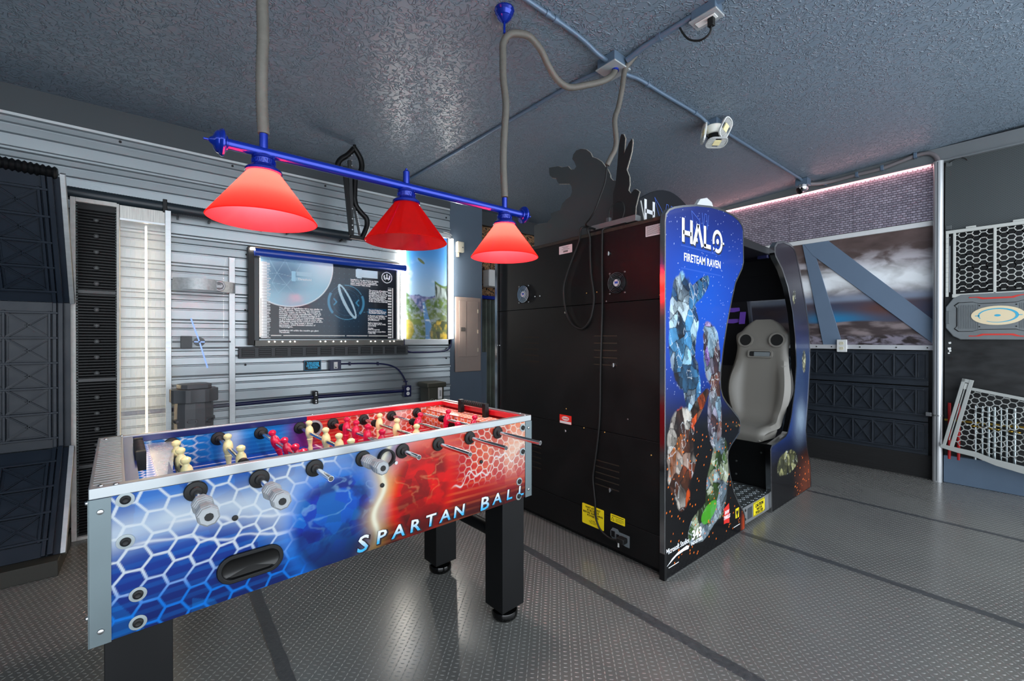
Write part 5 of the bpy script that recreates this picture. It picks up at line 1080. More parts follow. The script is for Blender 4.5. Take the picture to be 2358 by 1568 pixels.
# backlit polycarbonate column -----------------------------------------
pc = thing('light_column', (-.07,3.8,0), 'clear ribbed plastic column lit by a warm LED strip in an aluminium frame', 'light column')
M_pcarb = mat('twinwall_clear','#f2f4f4',.18,0,alpha=.20,spec=.6)
for i in range(9):
    x0 = -.198+i*.0253; MB().box((x0+.0006,3.772,.02),(x0+.0247,3.776,2.03)).build('sheet_flute', M_pcarb, pc)
MB().box((-.199,3.765,2.035),(.030,3.80,2.118)).build('top_cap', mat('ribbed_cap','#a9a9a4',.35,.6,noise=.2,nscale=160,aniso=(1,1,.05)), pc, bevel=.002)
MB().box((-.076,3.815,.04),(-.064,3.822,2.02)).build('led_channel', M_alu, pc)
led = mat('warm_led','#fff0d8',.4,emit=20,ecol='#ffe2b4')
MB().box((-.0745,3.809,.05),(-.0655,3.815,2.005)).build('led_strip', led, pc)
MB().box((.030,3.755,0),(.062,3.84,2.125)).build('frame_rail', M_alu, pc, bevel=.002)
MB().box((-.199,3.766,2.022),(.030,3.79,2.036)).build('frame_rail', M_alu, pc)
# long tube along the wall ----------------------------------------------
lt = thing('wall_tube', (.4,3.80,2.155), 'dark ribbed tube running along the corrugated wall above the columns', 'tube')
MB().tube([(-.44,3.80,2.160),(.4,3.80,2.150),(1.30,3.80,2.143)],.036,16,ripple=.03,pitch=.014).build('pipe', mat('slate_black_tube','#222b31',.4), lt, smooth=50)
MB().box((.018,3.757,2.11),(.042,3.80,2.20)).build('clip', M_black, lt, bevel=.003)
for x in (.10,.28,.62,.80,1.22): MB().box((x-.006,3.79,2.095),(x+.006,3.86,2.11)).build('standoff', M_black, lt)
# curved acrylic guard with metal band and hologram fan ------------------
ac = thing('acrylic_guard', (.25,3.75,1.2), 'bowed clear acrylic sheet with a metal band in front of the corrugated wall', 'acrylic guard')
def arc(s, off=0.): 
    x = .068+.372*s; y = 3.80+.05*s-.16*math.sin(math.pi*(.15+.80*s))-off; return (x, y)
M_acr = mat('clear_sheet','#f4f8fa',.04,0,alpha=.06,spec=1.)
def arcsheet(z0, z1, th, m, name, off=0, s0=0., s1=1.):
    mb = MB(); N = 24; vs = []
    for i in range(N+1): x, y = arc(s0+(s1-s0)*i/N, off); vs += [(x,y,z0),(x,y,z1),(x,y+th,z0),(x,y+th,z1)]
    fs = []
    for i in range(N): a = i*4; fs += [(a,a+4,a+5,a+1),(a+2,a+3,a+7,a+6),(a+1,a+5,a+7,a+3),(a,a+2,a+6,a+4)]
    mb.add(vs, fs+[(0,1,3,2),(N*4,N*4+2,N*4+3,N*4+1)]); return mb.build(name, m, ac, smooth=30)
arcsheet(.1,1.84,.003,M_acr,'sheet'); arcsheet(1.590,1.668,.002,mat('zinc_band','#b4b9ba',.45,.35,noise=.15,nscale=60),'metal_band',.006)
ex_, ey_ = arc(.70,.010); Fo = frame((ex_,ey_,1.628),(1,-.05,0),(0,0,1))
eb = MB(Fo).prism(circ(.040,8), 0, .006).build('emblem', mat('emblem_grey','#55585a',.4,.4), ac, bevel=.002)
MB(Fo).ring(circ(.037,8), circ(.030,8), .006, .0085).build('emblem_rim', mat('emblem_lines','#9a9d9f',.4,.4), eb)
mb = MB(Fo); mb.prism(circ(.010,12,0,-.004), .006, .009)
for sx in (-1,1): mb.prism([(sx*.006,-.016),(sx*.020,-.008),(sx*.024,.012),(sx*.016,.004),(sx*.012,.018),(sx*.009,.0)], .006, .0085)
mb.build('emblem_wings', mat('emblem_lines','#9a9d9f',.4,.4), eb)
MB().box((.402,3.825,.0),(.440,3.865,1.86)).build('edge_post', M_alu, ac, bevel=.002)
hf = thing('hologram_fan', (.215,3.72,1.229), 'small four-blade hologram display fan with blue-white blades behind the acrylic sheet', 'display fan')
MB().box((.110,3.725,1.185),(.175,3.75,1.270)).build('motor_box', M_black, hf, bevel=.003)
MB().cyl((.215,3.74,1.229),(.215,3.715,1.229),.032,20).build('hub', M_black, hf, smooth=40)
MB().box((.066,3.735,1.223),(.402,3.745,1.235)).build('support_bar', M_dkgrey, hf)
mhol = mat('blue_led_blade','#6f94d8',.4,emit=.35,ecol='#8fb4ff')
for (dx, dz), ln in (((-.05,.17),.17),((.05,-.20),.19),((-1,.03),.03),((1,-.03),.03)):
    d = Vector((dx,0,dz)).normalized(); MB().bar(Vector((.215,3.712,1.229))+d*.006, Vector((.215,3.712,1.229))+d*ln, .009, .003, up=(0,1,0)).build('blade', mhol, hf)
# equipment barrel -------------------------------------------------------
bx, by = .175, 3.52
br_ = thing('storage_barrel', (bx,by,0), 'dark grey round equipment barrel with toothed lid behind the table', 'barrel')
M_bar = mat('barrel_grey','#505255',.45,noise=.1,nscale=10)
MB().lathe([(.098,0),(.106,.02),(.104,.80),(.100,.85)],(bx,by,0),(0,0,1),12).build('barrel_body', M_bar, br_)
mb = MB(); n = 32; o_ = [( (.132 if (i//2) % 2 else .120)*math.cos(2*math.pi*i/n), (.132 if (i//2) % 2 else .120)*math.sin(2*math.pi*i/n)) for i in range(n)]
mb.prism(o_, .84, .925, Matrix.Translation((bx,by,0))); mb.build('toothed_lid', M_bar, br_, bevel=.004)
mb = MB(); o_ = [((.100 if (i//2) % 2 else .088)*math.cos(2*math.pi*i/16), (.100 if (i//2) % 2 else .088)*math.sin(2*math.pi*i/16)) for i in range(16)]
mb.prism(o_, .925, .955, Matrix.Translation((bx,by,0))); mb.build('lid_crown', M_bar, br_, bevel=.004)
for k in range(6):
    a = math.radians(-100+60*k); F = Matrix.Translation((bx,by,0)) @ Matrix.Rotation(a,4,'Z') @ frame((.101,0,.5),(0,1,0),(0,0,1))
    MB(F).prism(rrect(.085,.30,.01,3), 0, .010).build('side_plate', M_bar, br_, bevel=.002); MB(F).ring(rrect(.06,.026,.012,4,0,.22), rrect(.048,.016,.008,4,0,.22), -.002, .010).build('grip_slot', M_bar, br_)
# ================================================================== POSTER BOARD
pb = thing('poster_board', (1.16,3.85,1.58), 'framed dark space infographic poster with planet and ring, lit along its edges', 'poster')
PX0, PX1, PZ0, PZ1 = .604, 1.722, 1.255, 1.905
def fP(U, V):
    W_, H_ = PX1-PX0, PZ1-PZ0; x = U; y = V
    c = mixc(C('#17212c'), C('#123a54'), np.exp(-(((x-.62)/.30)**2+((y-.28)/.28)**2))); c = mixc(c, C('#20242c'), sstep(.75,1.0,x)); c = mixc(c, C('#22242a'), sstep(.25,.0,x)*.7)
    dt = np.exp(-((((x+.005) % .042)-.021)**2+(((y+.01) % .046)-.023)**2)/(.0022**2)); c = mixc(c, C('#6fa4bf'), dt*.45*((x>.42)&(x<.80)))
    # planet, its print paled for the light of the top strip
    r = np.sqrt((x-.205)**2+((y-.60)*1.0)**2); pl = 1-sstep(.345,.348,r); pcx = mixc(C('#a3cfe2'), C('#2f5f86'), np.exp(-(((x-.16)/.16)**2+((y-.52)/.14)**2))*.9); pcx = mixc(pcx, C('#e3eff4'), sstep(.25,.55,x)*sstep(.40,.62,y)*.9); c = mixc(c, pcx, pl)
    rim = np.exp(-((r-.343)/.004)**2); c = mixc(c, C('#f2f8fa'), rim*.9)
    def line(x0,y0,x1,y1,w,colr,k): 
        nonlocal c
        dx, dy = x1-x0, y1-y0; t = np.clip(((x-x0)*dx+(y-y0)*dy)/(dx*dx+dy*dy),0,1); d = np.hypot(x-x0-t*dx, y-y0-t*dy); c = mixc(c, C(colr), (1-sstep(w*.6,w*1.4,d))*k)
    G = [(.06,.64),(.18,.63),(.30,.62),(.02,.50),(.12,.52),(.24,.50),(.085,.44),(.19,.43),(.13,.36),(.25,.36)]
    for a, b_ in ((0,4),(1,4),(1,5),(4,5),(4,6),(4,3),(4,7),(6,7),(6,8),(7,8),(5,7),(7,9),(0,1),(1,2),(2,5)): line(*G[a],*G[b_],.0012,'#a9d4e6',.7*1)
    # tabs
    def rect(x0,y0,x1,y1,colr,k=1.):
        nonlocal c
        m_ = ((x>x0)&(x<x1)&(y>y0)&(y<y1))*k; c = mixc(c, C(colr), m_*1.)
    rect(.225,.465,.255,.545,'#9fd3ea'); rect(.255,.470,.39,.500,'#9fc8dc',.8); rect(.265,.512,.38,.545,'#b4d6e4',.7)
    rect(.745,.545,.945,.615,'#cfe4ee'); rect(.755,.535,.80,.62,'#cfe4ee')
    # ring diagram
    cx, cy = .665, .315; rr = np.hypot(x-cx, (y-cy)); an = np.degrees(np.arctan2(y-cy, x-cx))
    for r0, w, a0, a1, colr, k in ((.150,.002,-180,180,'#3f7fa2',.55),(.150,.010,150,180,'#4f9ac0',.9),(.150,.010,-180,-140,'#4f9ac0',.9),(.150,.010,-40,25,'#4f9ac0',.9),(.150,.003,30,95,'#5aa6c8',.8),(.150,.003,-130,-60,'#5aa6c8',.8),(.115,.0015,-180,180,'#356c8c',.6),(.085,.0012,-180,180,'#2f5f7c',.5)):
        c = mixc(c, C(colr), (1-sstep(w*.7,w*1.3,np.abs(rr-r0)))*((an>=a0)&(an<=a1))*k)
    for sgn in (-1,1): line(cx+sgn*.105,cy+.025,cx+sgn*.085,cy,.006,'#3f8fb4',1); line(cx+sgn*.085,cy,cx+sgn*.105,cy-.025,.006,'#3f8fb4',1)
    a = math.radians(-64); dx = (x-.672)*math.cos(a)+(y-.322)*math.sin(a); dy = -(x-.672)*math.sin(a)+(y-.322)*math.cos(a); e = np.sqrt((dx/.165)**2+(dy/.040)**2); e2_ = np.sqrt((dx/.143)**2+((dy-.004)/.019)**2)
    c = mixc(c, C('#b9dae8'), ((e<1)&(e2_>1))*1.)
    # ruler and bars
    rect(.010,.0,.05,.60,'#d9dde0'); tk = ((y % .012) < .006)*((x>.05)&(x<.05+.012+.014*hsh(np.floor(y/.012),0,2)))*(y<.60); c = mixc(c, C('#d9dde0'), tk*1.); c = mixc(c, C('#6a7078'), ((y % .012)<.002)*((x>.012)&(x<.05))*.6*(y<.6))
    for x0,x1 in ((.075,.15),(.165,.65),(.665,.85),(.86,1.04)): rect(x0,.018,x1,.027,'#f2f0ea')
    rect(1.085,.0,1.095,.47,'#e8e8e6'); bk = ((y % .026) < .015)*((x>1.045)&(x<1.078))*(y<.47); c = mixc(c, C('#e8e8e6'), bk*1.)
    rect(.855,.215,1.03,.270,'#1f5072'); line(.815,.235,.86,.238,.0012,'#5aa6c8',.9)
    rb = np.hypot(x-1.035, y-.565); c = mixc(c, C('#f0f2f2'), (rb<.052)*1.); c = mixc(c, C('#12171c'), (rb<.045)*1.)
    return c
bd = MB().box((PX0-.006,3.842,PZ0-.006),(PX1+.006,3.852,PZ1+.006)).build('poster_panel', M_black, pb)
artgrid('printed_artwork', frame((PX0,3.8405,PZ0),(1,0,0),(0,0,1)), PX1-PX0, PZ1-PZ0, .0034, fP, artmat('poster_print', .25, .4), bd)
FP = lambda u, v: frame((PX0+u,3.8394,PZ0+v),(1,0,0),(0,0,1))
def block(u, v, sz, s_): text('poster_text', s_, sz, FP(u,v), M_letter, bd, ext=.0002, align='LEFT', bold=.0009, sx=1.0, line=.86)
block(.135,.145,.0175,"The climate of Installation 04 is very similar to\nEarth's climate. There have been hurricanes\nover the oceans on the ring. The weather is,\nhowever, extremely unpredictable - rain and\nsnowfall can occur at random, leading us to\nwonder if the weather is intentionally irregular,\nor if it followed a pattern such as snow being\ndeliberately made at the control room to slow\nthe Flood. The ring boasts a diverse\necosystem, which included colonies of\nThanolekgolo.\n\nInstallation 04 orbits the massive gas giant\nThreshold.")
block(.700,.497,.0175,"Installation 04, also known as Alpha\nHalo, is one of seven ring-shaped\nsuper weapons that comprised the\nForerunners' Halo Array.")
block(.865,.385,.0165,"The purpose of Installation\n04, along with the other\nInstallations, is to stop the\nparasitic beings known as\nthe Flood by annihilating\nall sentient life within a\nradius of 25,000 light years\nin the case of an outbreak.")
block(.862,.243,.0155,"The installation has a\n16-degree orbital tilt from\nThreshold's orbital plane.")
block(.855,.185,.0155,"A diameter of 10,000km and\na surface width of 318km,\nthe ring has a surface area\nof 9,900,000km2")
block(.855,.127,.0155,"Surface temperature:\n-20C to 40C (-4F to 104F)\n(controlled)")
block(.855,.085,.0155,"Gravity:\n0.992 G (approx)"); block(.855,.053,.0155,"Atmospheric composition:\n1 (N2, O2)")
text('poster_text', 'Threshold', .026, FP(.325,.485), M_letter, bd, ext=.0002, bold=.0003)
mb = MB(FP(1.035,.565)); mb.prism(circ(.011,14,0,-.006), 0, .0004); mb.box((-.006,.008,0),(.006,.034,.0004))
for sx in (-1,1): mb.prism([(sx*.012,-.028),(sx*.030,-.014),(sx*.034,.014),(sx*.018,.026),(sx*.020,.004),(sx*.012,-.008)], 0, .0004)
mb.build('round_emblem', M_letter, bd)
# frame, backlight bar, LED rail
Mfr = mat('dark_frame','#3f4244',.4,.5)
MB().box((.520,3.80,1.20),(.562,3.868,1.955)).build('frame_stile', M_black, pb, bevel=.003); MB().box((.562,3.825,1.20),(.598,3.868,1.93)).build('frame_stile', Mfr, pb, bevel=.003)
MB().box((1.728,3.825,1.20),(1.775,3.868,1.93)).build('frame_stile', M_alu, pb, bevel=.003)
MB().box((.565,3.80,1.192),(1.79,3.868,1.238)).build('frame_rail', mat('dim_steel_rail','#5c5b57',.45,.5), pb, bevel=.003)
MB().box((.53,3.83,1.945),(1.78,3.868,1.962)).build('frame_rail', mat('led_housing','#8a7a66',.5), pb)
ledw = mat('white_led','#fff4e8',.4,emit=16,ecol='#fff0e2')
MB().box((.60,3.835,1.936),(1.76,3.842,1.944)).build('top_led_strip', ledw, pb); MB().box((.602,3.826,PZ0+.01),(.606,3.832,1.88)).build('edge_led', mat('soft_led','#fff4e8',.4,emit=3,ecol='#fff0e2'), pb); MB().box((1.742,3.818,1.25),(1.750,3.825,1.90)).build('edge_led', mat('soft_led','#fff4e8',.4,emit=3), pb)
for x in (.66,.70,.755,.81,.845,1.04,1.08,1.145,1.21,1.245,1.35,1.47,1.51,1.58,1.65,1.69):
    MB().sphere((x,3.797,1.228),.0045,8,6).build('led_dot', mat('led_dot','#ffffff',.4,emit=12,ecol='#fff6ea'), pb)
MB().cyl((.560,3.77,1.912),(1.790,3.77,1.914),.031,24).build('top_tube', mat('royal_blue_tube','#123a9c',.3,coat=.3), pb, smooth=50)
MB().box((.535,3.77,1.93),(.562,3.84,1.945)).build('glowing_tube_bracket', ledw, pb)  # bracket glows with the LED material though it is no lamp
# vent strip under the poster
vs_ = thing('vent_strip', (1.15,3.85,1.14), 'long charcoal louvred vent strip mounted under the poster', 'vent')
MB().box((.462,3.825,1.10),(1.842,3.868,1.188)).build('body', mat('vent_grey','#3c3f42',.5), vs_, bevel=.003)
for i in range(12):
    x0 = .480+i*.1135; lv = MB().box((x0,3.823,1.113),(x0+.088,3.827,1.176)).build('louvre', M_black, vs_)
    for k in range(4): MB().box((x0+.004,3.819,1.118+k*.0148),(x0+.084,3.824,1.124+k*.0148)).build('louvre_blade', mat('vent_grey','#3c3f42',.5), lv)
# ================================================================== PAINTING WITH TUBE LIGHTS
pt = thing('painting', (2.06,3.86,1.76), 'river valley landscape painting between two white light tubes', 'painting')
def fL(U, V):
    x = U/.46; y = V/1.035; n = fbm(U*10, V*10, 1, 5); n2 = fbm(U*25, V*25, 6, 4)
    c = mixc(C('#9cc0de'), C('#3f8fd6'), sstep(.42,.85,y)); c = mixc(c, C('#2f78c4'), sstep(.75,1.,y)); cl = sstep(.55,.8,fbm(x*3,y*9,9,4))*sstep(.45,.55,y)*(1-sstep(.65,.8,y)); c = mixc(c, C('#dbe6ee'), cl*.6)
    w = fbm(x*5,y*5,21,4)-.5
    mt = .415+.05*fbm(x*7,0*x,2,4)-.02; m_ = sstep(mt+.006,mt-.006,y); c = mixc(c, mixc(C('#4f5f8c'),C('#8d90b4'),sstep(.3,.7,fbm(x*18,y*40,3,4))), m_)
    ls = .46-.55*x+.035*w; m_ = sstep(ls+.012,ls-.012,y); rk = mixc(mixc(C('#2f4632'),C('#5f7c4a'),n2), C('#8494a2'), sstep(.38,.85,fbm(x*16+y*20,y*30-x*9,5,4))); c = mixc(c, rk, m_)
    ce = .70+.02*w+.12*(.42-y); top = .545+.02*np.sin(x*12)+.015*w; cf = sstep(ce-.01,ce+.01,x)*sstep(.30,.32,y)*sstep(top+.008,top-.008,y); c = mixc(c, mixc(C('#3a4a44'),C('#a3b6b8'),sstep(.3,.75,vnoise(x*34+w*6,y*6,3))), cf); c = mixc(c, C('#4f7034'), cf*sstep(top-.03,top-.015,y))
    hl = .375+.035*np.sin((x-.45)*4.5)+.015*w; m_ = sstep(hl+.01,hl-.01,y)*sstep(.42,.50,x+.1*w); c = mixc(c, mixc(mixc(C('#35502a'),C('#6d8a3e'),n2),C('#8797a4'),sstep(.38,.85,fbm(x*14-y*20,y*26+x*8,8,4))), m_)
    g2 = sstep(.29,.26,y+.035*np.sin(x*7)+.03*w); c = mixc(c, mixc(mixc(C('#3f5838'),C('#76884c'),n2),C('#8b9ba6'),sstep(.38,.8,fbm(x*14+y*9,y*40,7,4))), g2)
    # river
    cxr = .42+.10*np.sin((1-y)*9)*.5+.45*(.22-y)*(y<.22); wr = .03+.22*(.36-y); rv = (1-sstep(.8,1.1,np.abs(x-cxr-.02)/np.maximum(wr,.01)))*(y<.36); c = mixc(c, mixc(C('#5f8fc0'),C('#c4d8e6'),sstep(.5,.8,vnoise(x*8,y*60,4))), np.clip(rv,0,1))
    yl = (1-sstep(.75,1.,((x-.93)/.42)**2+((y-.05)/.15)**2+.7*w)); c = mixc(c, mixc(mixc(C('#4d5a1a'),C('#c2a41e'),sstep(.3,.7,n2)),C('#2f3d1a'),sstep(.62,.8,vnoise(x*9,y*30,2))), yl*.95)
    y2 = (1-sstep(.7,1.,((x-.02)/.2)**2+((y-.09)/.11)**2+.8*w)); c = mixc(c, mixc(C('#5c6a2a'),C('#b89a3a'),n2), y2*.85)
    sp_ = 1-sstep(.7,1.,((x-.36)/.09)**2+((y-.745+.25*(x-.36))/.018)**2); c = mixc(c, C('#5a6a3e'), sp_); return c*.62
MB().box((1.828,3.852,1.243),(2.296,3.866,2.285)).build('canvas', M_white, pt)
artgrid('painted_scene', frame((1.832,3.8505,1.246),(1,0,0),(0,0,1)), .46, 1.035, .0045, fL, artmat('oil_paint', .4, .2), pt)
MB().box((1.80,3.84,1.192),(2.335,3.868,1.245)).build('frame_rail', M_alu, pt, bevel=.002); MB().box((2.298,3.84,1.192),(2.335,3.868,2.33)).build('frame_rail', M_alu, pt, bevel=.002); MB().box((1.80,3.84,2.286),(2.30,3.868,2.33)).build('frame_rail', M_alu, pt, bevel=.002)
for x, l in ((1.806,'white light tube between the poster and the landscape painting'),(2.333,'white light tube on the right edge of the landscape painting')):
    tb = thing('light_tube', (x,3.825,1.25), l, 'light tube')
    MB().cyl((x,3.822,1.256),(x,3.822,2.275),.0135,16).build('diffuser', mat('tube_light','#ffffff',.4,emit=24,ecol='#fff7ee'), tb, smooth=50)
    for z0 in (1.246,2.275): MB().cyl((x,3.822,z0),(x,3.822,z0+.011),.0145,16).build('end_cap', M_white, tb)
MB().tube(bez([(1.808,3.835,1.245),(1.812,3.84,1.19),(1.835,3.84,1.145),(1.885,3.84,1.122),(2.07,3.84,1.118),(2.25,3.84,1.126),(2.305,3.84,1.15),(2.33,3.84,1.19),(2.334,3.835,1.245)],8),.008,8).build('tube_conduit', M_navy, smooth=60, label='navy conduit looping under the landscape painting between the light tubes', cat='conduit')
MB().tube(bez([(2.333,3.82,2.287),(2.333,3.825,2.315),(2.30,3.835,2.335),(2.24,3.84,2.34)],6),.003,6).build('lamp_wire', M_screw, smooth=60, label='thin wire at the top of the right light tube', cat='wire')
# ================================================================== PIER: breaker panel, switch box
bk = thing('breaker_panel', (2.57,3.89,1.3), 'tan electrical breaker panel with a door on the slate pier', 'electrical panel')
M_tan = mat('tan_enamel','#8f8078',.45,noise=.04,nscale=8)
MB().box((2.404,3.872,.898),(2.733,3.894,1.695)).build('cover', M_tan, bk, bevel=.008); MB().box((2.448,3.866,1.06),(2.69,3.873,1.655)).build('door', M_tan, bk, bevel=.003)
MB().box((2.530,3.864,1.07),(2.534,3.867,1.645)).build('door_crease', mat('tan_dark','#776a63',.5), bk); MB().box((2.463,3.860,1.330),(2.520,3.867,1.372)).build('latch', mat('latch_grey','#4c4743',.4), bk, bevel=.002)
MB().add([(2.42,3.873,.905),(2.717,3.873,.905),(2.68,3.868,1.04),(2.456,3.868,1.04)],[(0,1,2,3)]).build('sloped_lip', M_tan, bk)
for z in (1.55,1.33,1.13): MB().box((2.682,3.862,z-.02),(2.690,3.868,z+.02)).build('hinge', mat('hinge_cream','#c9bfa8',.4), bk)
sw = thing('thermostat_box', (2.46,3.88,2.2), 'small beige control box on the slate pier above the breaker panel', 'control box')
MB().box((2.418,3.845,2.165),(2.499,3.894,2.275)).build('housing', mat('beige_plastic','#a7a596',.5), sw, bevel=.006); MB().box((2.425,3.87,2.115),(2.452,3.894,2.165)).build('sensor_foot', mat('beige_plastic','#a7a596',.5), sw, bevel=.003); MB().cyl((2.478,3.845,2.215),(2.478,3.842,2.215),.007,10).build('knob', M_dkgrey, sw)
# recess: curtain, rod, wall unit
vs = []; fs = []; mb = MB()
for i in range(31):
    x = 2.86+.30*i/30; y = 4.02+.025*math.sin(i*1.1)
    vs += [(x,y,.15),(x,y,1.70)]
for i in range(30): fs.append((2*i,2*i+2,2*i+3,2*i+1))
o = mb.add(vs, fs).build('curtain', mat('olive_grey_cloth','#5d645c',.85,noise=.35,nscale=5), smooth=True, label='mottled olive curtain hanging beside the pier under a blue rod', cat='curtain'); o.modifiers.new('t','SOLIDIFY').thickness = .004
MB().box((2.78,3.99,1.705),(3.30,4.05,1.745)).build('curtain_rod', M_blue, bevel=.006, label='blue bar holding the olive curtain in the recess', cat='rod')
MB().box((2.95,4.02,1.86),(3.25,4.15,2.06)).build('wall_unit', M_white, bevel=.015, label='white box unit behind the arcade cabinet edge', cat='box')
MB().box((2.768,3.93,0),(2.85,4.20,1.10)).build('wall_return', M_slate, label='slate return wall below the camouflage net', cat='wall', kind='structure')
# ================================================================== SIGN, SWITCH, CONDUIT, OUTLET, BIN
sg = thing('knob_sign', (.994,3.86,1.027), 'small black sign with cyan lettering under the vent strip', 'sign')
MB().box((.927,3.855,.984),(1.061,3.866,1.070)).build('plate', mat('cyan_edge','#0f5a78',.4), sg); MB().box((.934,3.852,.992),(1.054,3.857,1.062)).build('face', M_black, sg)
text('lettering', 'TURN KNOB\nCLOCKWISE\nTO ACTIVATE\nCORTANA', .0165, frame((.994,3.8512,1.027),(1,0,0),(0,0,1)), mat('glowing_cyan_ink','#1fa0d0',.4,emit=.25), sg, ext=.0003, bold=.0006, line=.85)  # lettering given a faint glow of its own, no lamp behind it
sx = thing('wall_switch', (1.168,3.85,1.02), 'navy switch box with white rotary switch beside the small sign', 'switch')
MB().box((1.121,3.815,.978),(1.215,3.866,1.068)).build('box', M_navy, sx, bevel=.004); MB().box((1.152,3.810,.994),(1.184,3.816,1.052)).build('switch_plate', M_white, sx, bevel=.002); MB().cyl((1.168,3.811,1.022),(1.168,3.800,1.022),.010,12).build('knob', M_white, sx); MB().box((1.160,3.809,1.000),(1.176,3.8105,1.008)).build('legend', M_dkgrey, sx)
def ncond(path, r, label, clips):
    t = thing('conduit', path[0], label, 'conduit'); MB().tube(path, r, 10).build('pipe', M_navy, t, smooth=60)
    for x, y, z, v in clips: MB().box((x-(.005 if not v else .016),y-.014,z-(.016 if not v else .005)),(x+(.005 if not v else .016),y+.02,z+(.016 if not v else .005))).build('clip', M_navy, t)
ncond(bez([(1.21,3.85,1.031),(1.30,3.85,1.030),(1.43,3.85,1.028),(1.555,3.85,1.022),(1.66,3.85,1.005),(1.746,3.85,.965),(1.80,3.85,.90),(1.833,3.85,.835),(1.836,3.85,.800)],8),.007,'thin navy conduit curving from the switch down to the outlet',((1.30,3.85,1.03,0),(1.555,3.85,1.022,0),(1.829,3.85,.84,1)))
ncond([(-.2,3.84,.752),(.301,3.84,.752),(1.01,3.84,.762),(1.80,3.84,.753)],.015,'straight navy conduit low on the corrugated wall ending at the outlet',())
cl_ = thing('conduit_bracket', (1.01,3.83,.755), 'black strut bracket clamped on the straight navy conduit', 'bracket'); MB().box((.992,3.818,.705),(1.028,3.868,.812)).build('plate', M_black, cl_, bevel=.003)
for z in (.718,.735,.780,.798): MB().cyl((1.01,3.818,z),(1.01,3.814,z),.006,8).build('bolt', M_screw, cl_)
ou = thing('wall_outlet', (1.835,3.84,.75), 'navy outlet box with white sockets at the end of the conduit', 'outlet')
MB().box((1.799,3.81,.696),(1.871,3.866,.803)).build('box', M_navy, ou, bevel=.004)
for z in (.728,.772): 
    s_ = MB().prism(circ(.017,16), 0, .004, frame((1.835,3.8098,z),(1,0,0),(0,0,1))).build('socket', M_white, ou)
    for dx in (-.005,.005): MB().box((1.835+dx-.001,3.8050,z-.001),(1.835+dx+.001,3.8060,z+.008)).build('slot', M_ink, s_)
tc_ = thing('trash_can', (2.05,3.72,0), 'small olive trash can with barcode label against the corrugated wall', 'trash can')
M_ol = mat('olive_plastic','#3a3a30',.5)
MB().add([(1.985,3.66,0),(2.118,3.66,0),(2.118,3.80,0),(1.985,3.80,0),(1.962,3.645,.79),(2.138,3.645,.79),(2.138,3.82,.79),(1.962,3.82,.79)],[(0,3,2,1),(4,5,6,7),(0,1,5,4),(1,2,6,5),(2,3,7,6),(3,0,4,7)]).build('bin_body', M_ol, tc_, bevel=.012)
MB().box((1.945,3.63,.785),(2.155,3.835,.832)).build('bin_lid', M_ol, tc_, bevel=.012)
MB(frame((2.088,3.6435,.727),(1,0,0),(0,0,1))).prism(rrect(.045,.11,.006,3), 0, .001).build('label', M_white, tc_); mb = MB(frame((2.088,3.642,.727),(1,0,0),(0,0,1)))
for i in range(10): mb.box((-.006,-.03+i*.006,0),(.014,-.027+i*.006,.0004))
mb.build('barcode', M_ink, tc_); MB(frame((2.004,3.647,.655),(1,0,0),(0,0,1))).ring(circ(.024,20), circ(.021,20), 0, .002).build('ring_mark', mat('mark_grey','#8b8b80',.5), tc_)
text('ring_text', 'BIG', .014, frame((2.004,3.645,.655),(1,0,0),(0,0,1)), mat('mark_grey','#8b8b80',.5), tc_, ext=.0002)
# ================================================================== BLACK FRAME TOOL HANGING FROM THE CEILING
tw = thing('tool_frame', (1.21,3.45,2.1), 'black tubular saw-shaped bracket hanging from the ceiling at the wall tube end', 'bracket')
M_bt = mat('black_tube','#080809',.4,spec=.3)
ty = 3.45
MB().tube(bez([(1.195,ty,2.775),(1.225,ty,2.74),(1.255,ty,2.69),(1.262,ty,2.63),(1.243,ty,2.565),(1.212,ty,2.53)],6),.0215,10).build('upper_bow', M_bt, tw, smooth=60)
MB().tube(bez([(1.20,ty,2.765),(1.15,ty,2.70),(1.10,ty,2.655),(1.077,ty,2.615),(1.079,ty,2.57)],6),.021,10).build('hook_arm', M_bt, tw, smooth=60)
MB().tube([(1.210,ty,2.56),(1.205,ty,2.40),(1.203,ty,2.35)],.020,10).build('spine', M_bt, tw, smooth=60)
MB().tube(bez([(1.203,ty,2.37),(1.218,ty,2.31),(1.262,ty,2.26),(1.300,ty,2.225),(1.305,ty,2.17),(1.285,ty,2.11),(1.265,ty,2.065),(1.262,ty,2.05)],6),.021,10).build('lower_bow', M_bt, tw, smooth=60)
MB().bar((1.125,ty,2.60),(1.178,ty,2.07),.03,.026,up=(0,1,0)).build('flat_bar', M_bt, tw)
MB().bar((1.165,ty,2.66),(1.185,ty,2.08),.026,.022,up=(0,1,0)).build('flat_bar', mat('satin_black','#1d1e20',.35), tw)
MB().bar((1.20,ty,2.30),(1.245,ty,2.08),.012,.018,up=(0,1,0)).build('saw_blade', mat('satin_black','#1d1e20',.35), tw)
mb = MB()
for i in range(12): t = i/12; mb.box((1.214+.040*t,ty-.003,2.27-.17*t),(1.224+.040*t,ty+.003,2.262-.17*t))
mb.build('saw_teeth', M_screw, tw)
for z in (2.70,2.66,2.62,2.585,2.28,2.20,2.15,2.115): MB().cyl((1.182 if z < 2.5 else 1.178,ty-.012,z),(1.182 if z < 2.5 else 1.178,ty-.016,z),.005,8).build('hole_rivet', M_screw, tw)
MB().box((1.17,ty-.018,2.045),(1.285,ty+.018,2.072)).build('foot_bar', M_bt, tw, bevel=.004)
MB().cyl((1.205,ty,2.76),(1.205,ty,ceil_z(ty)),.012,10).build('ceiling_bolt', M_bt, tw)
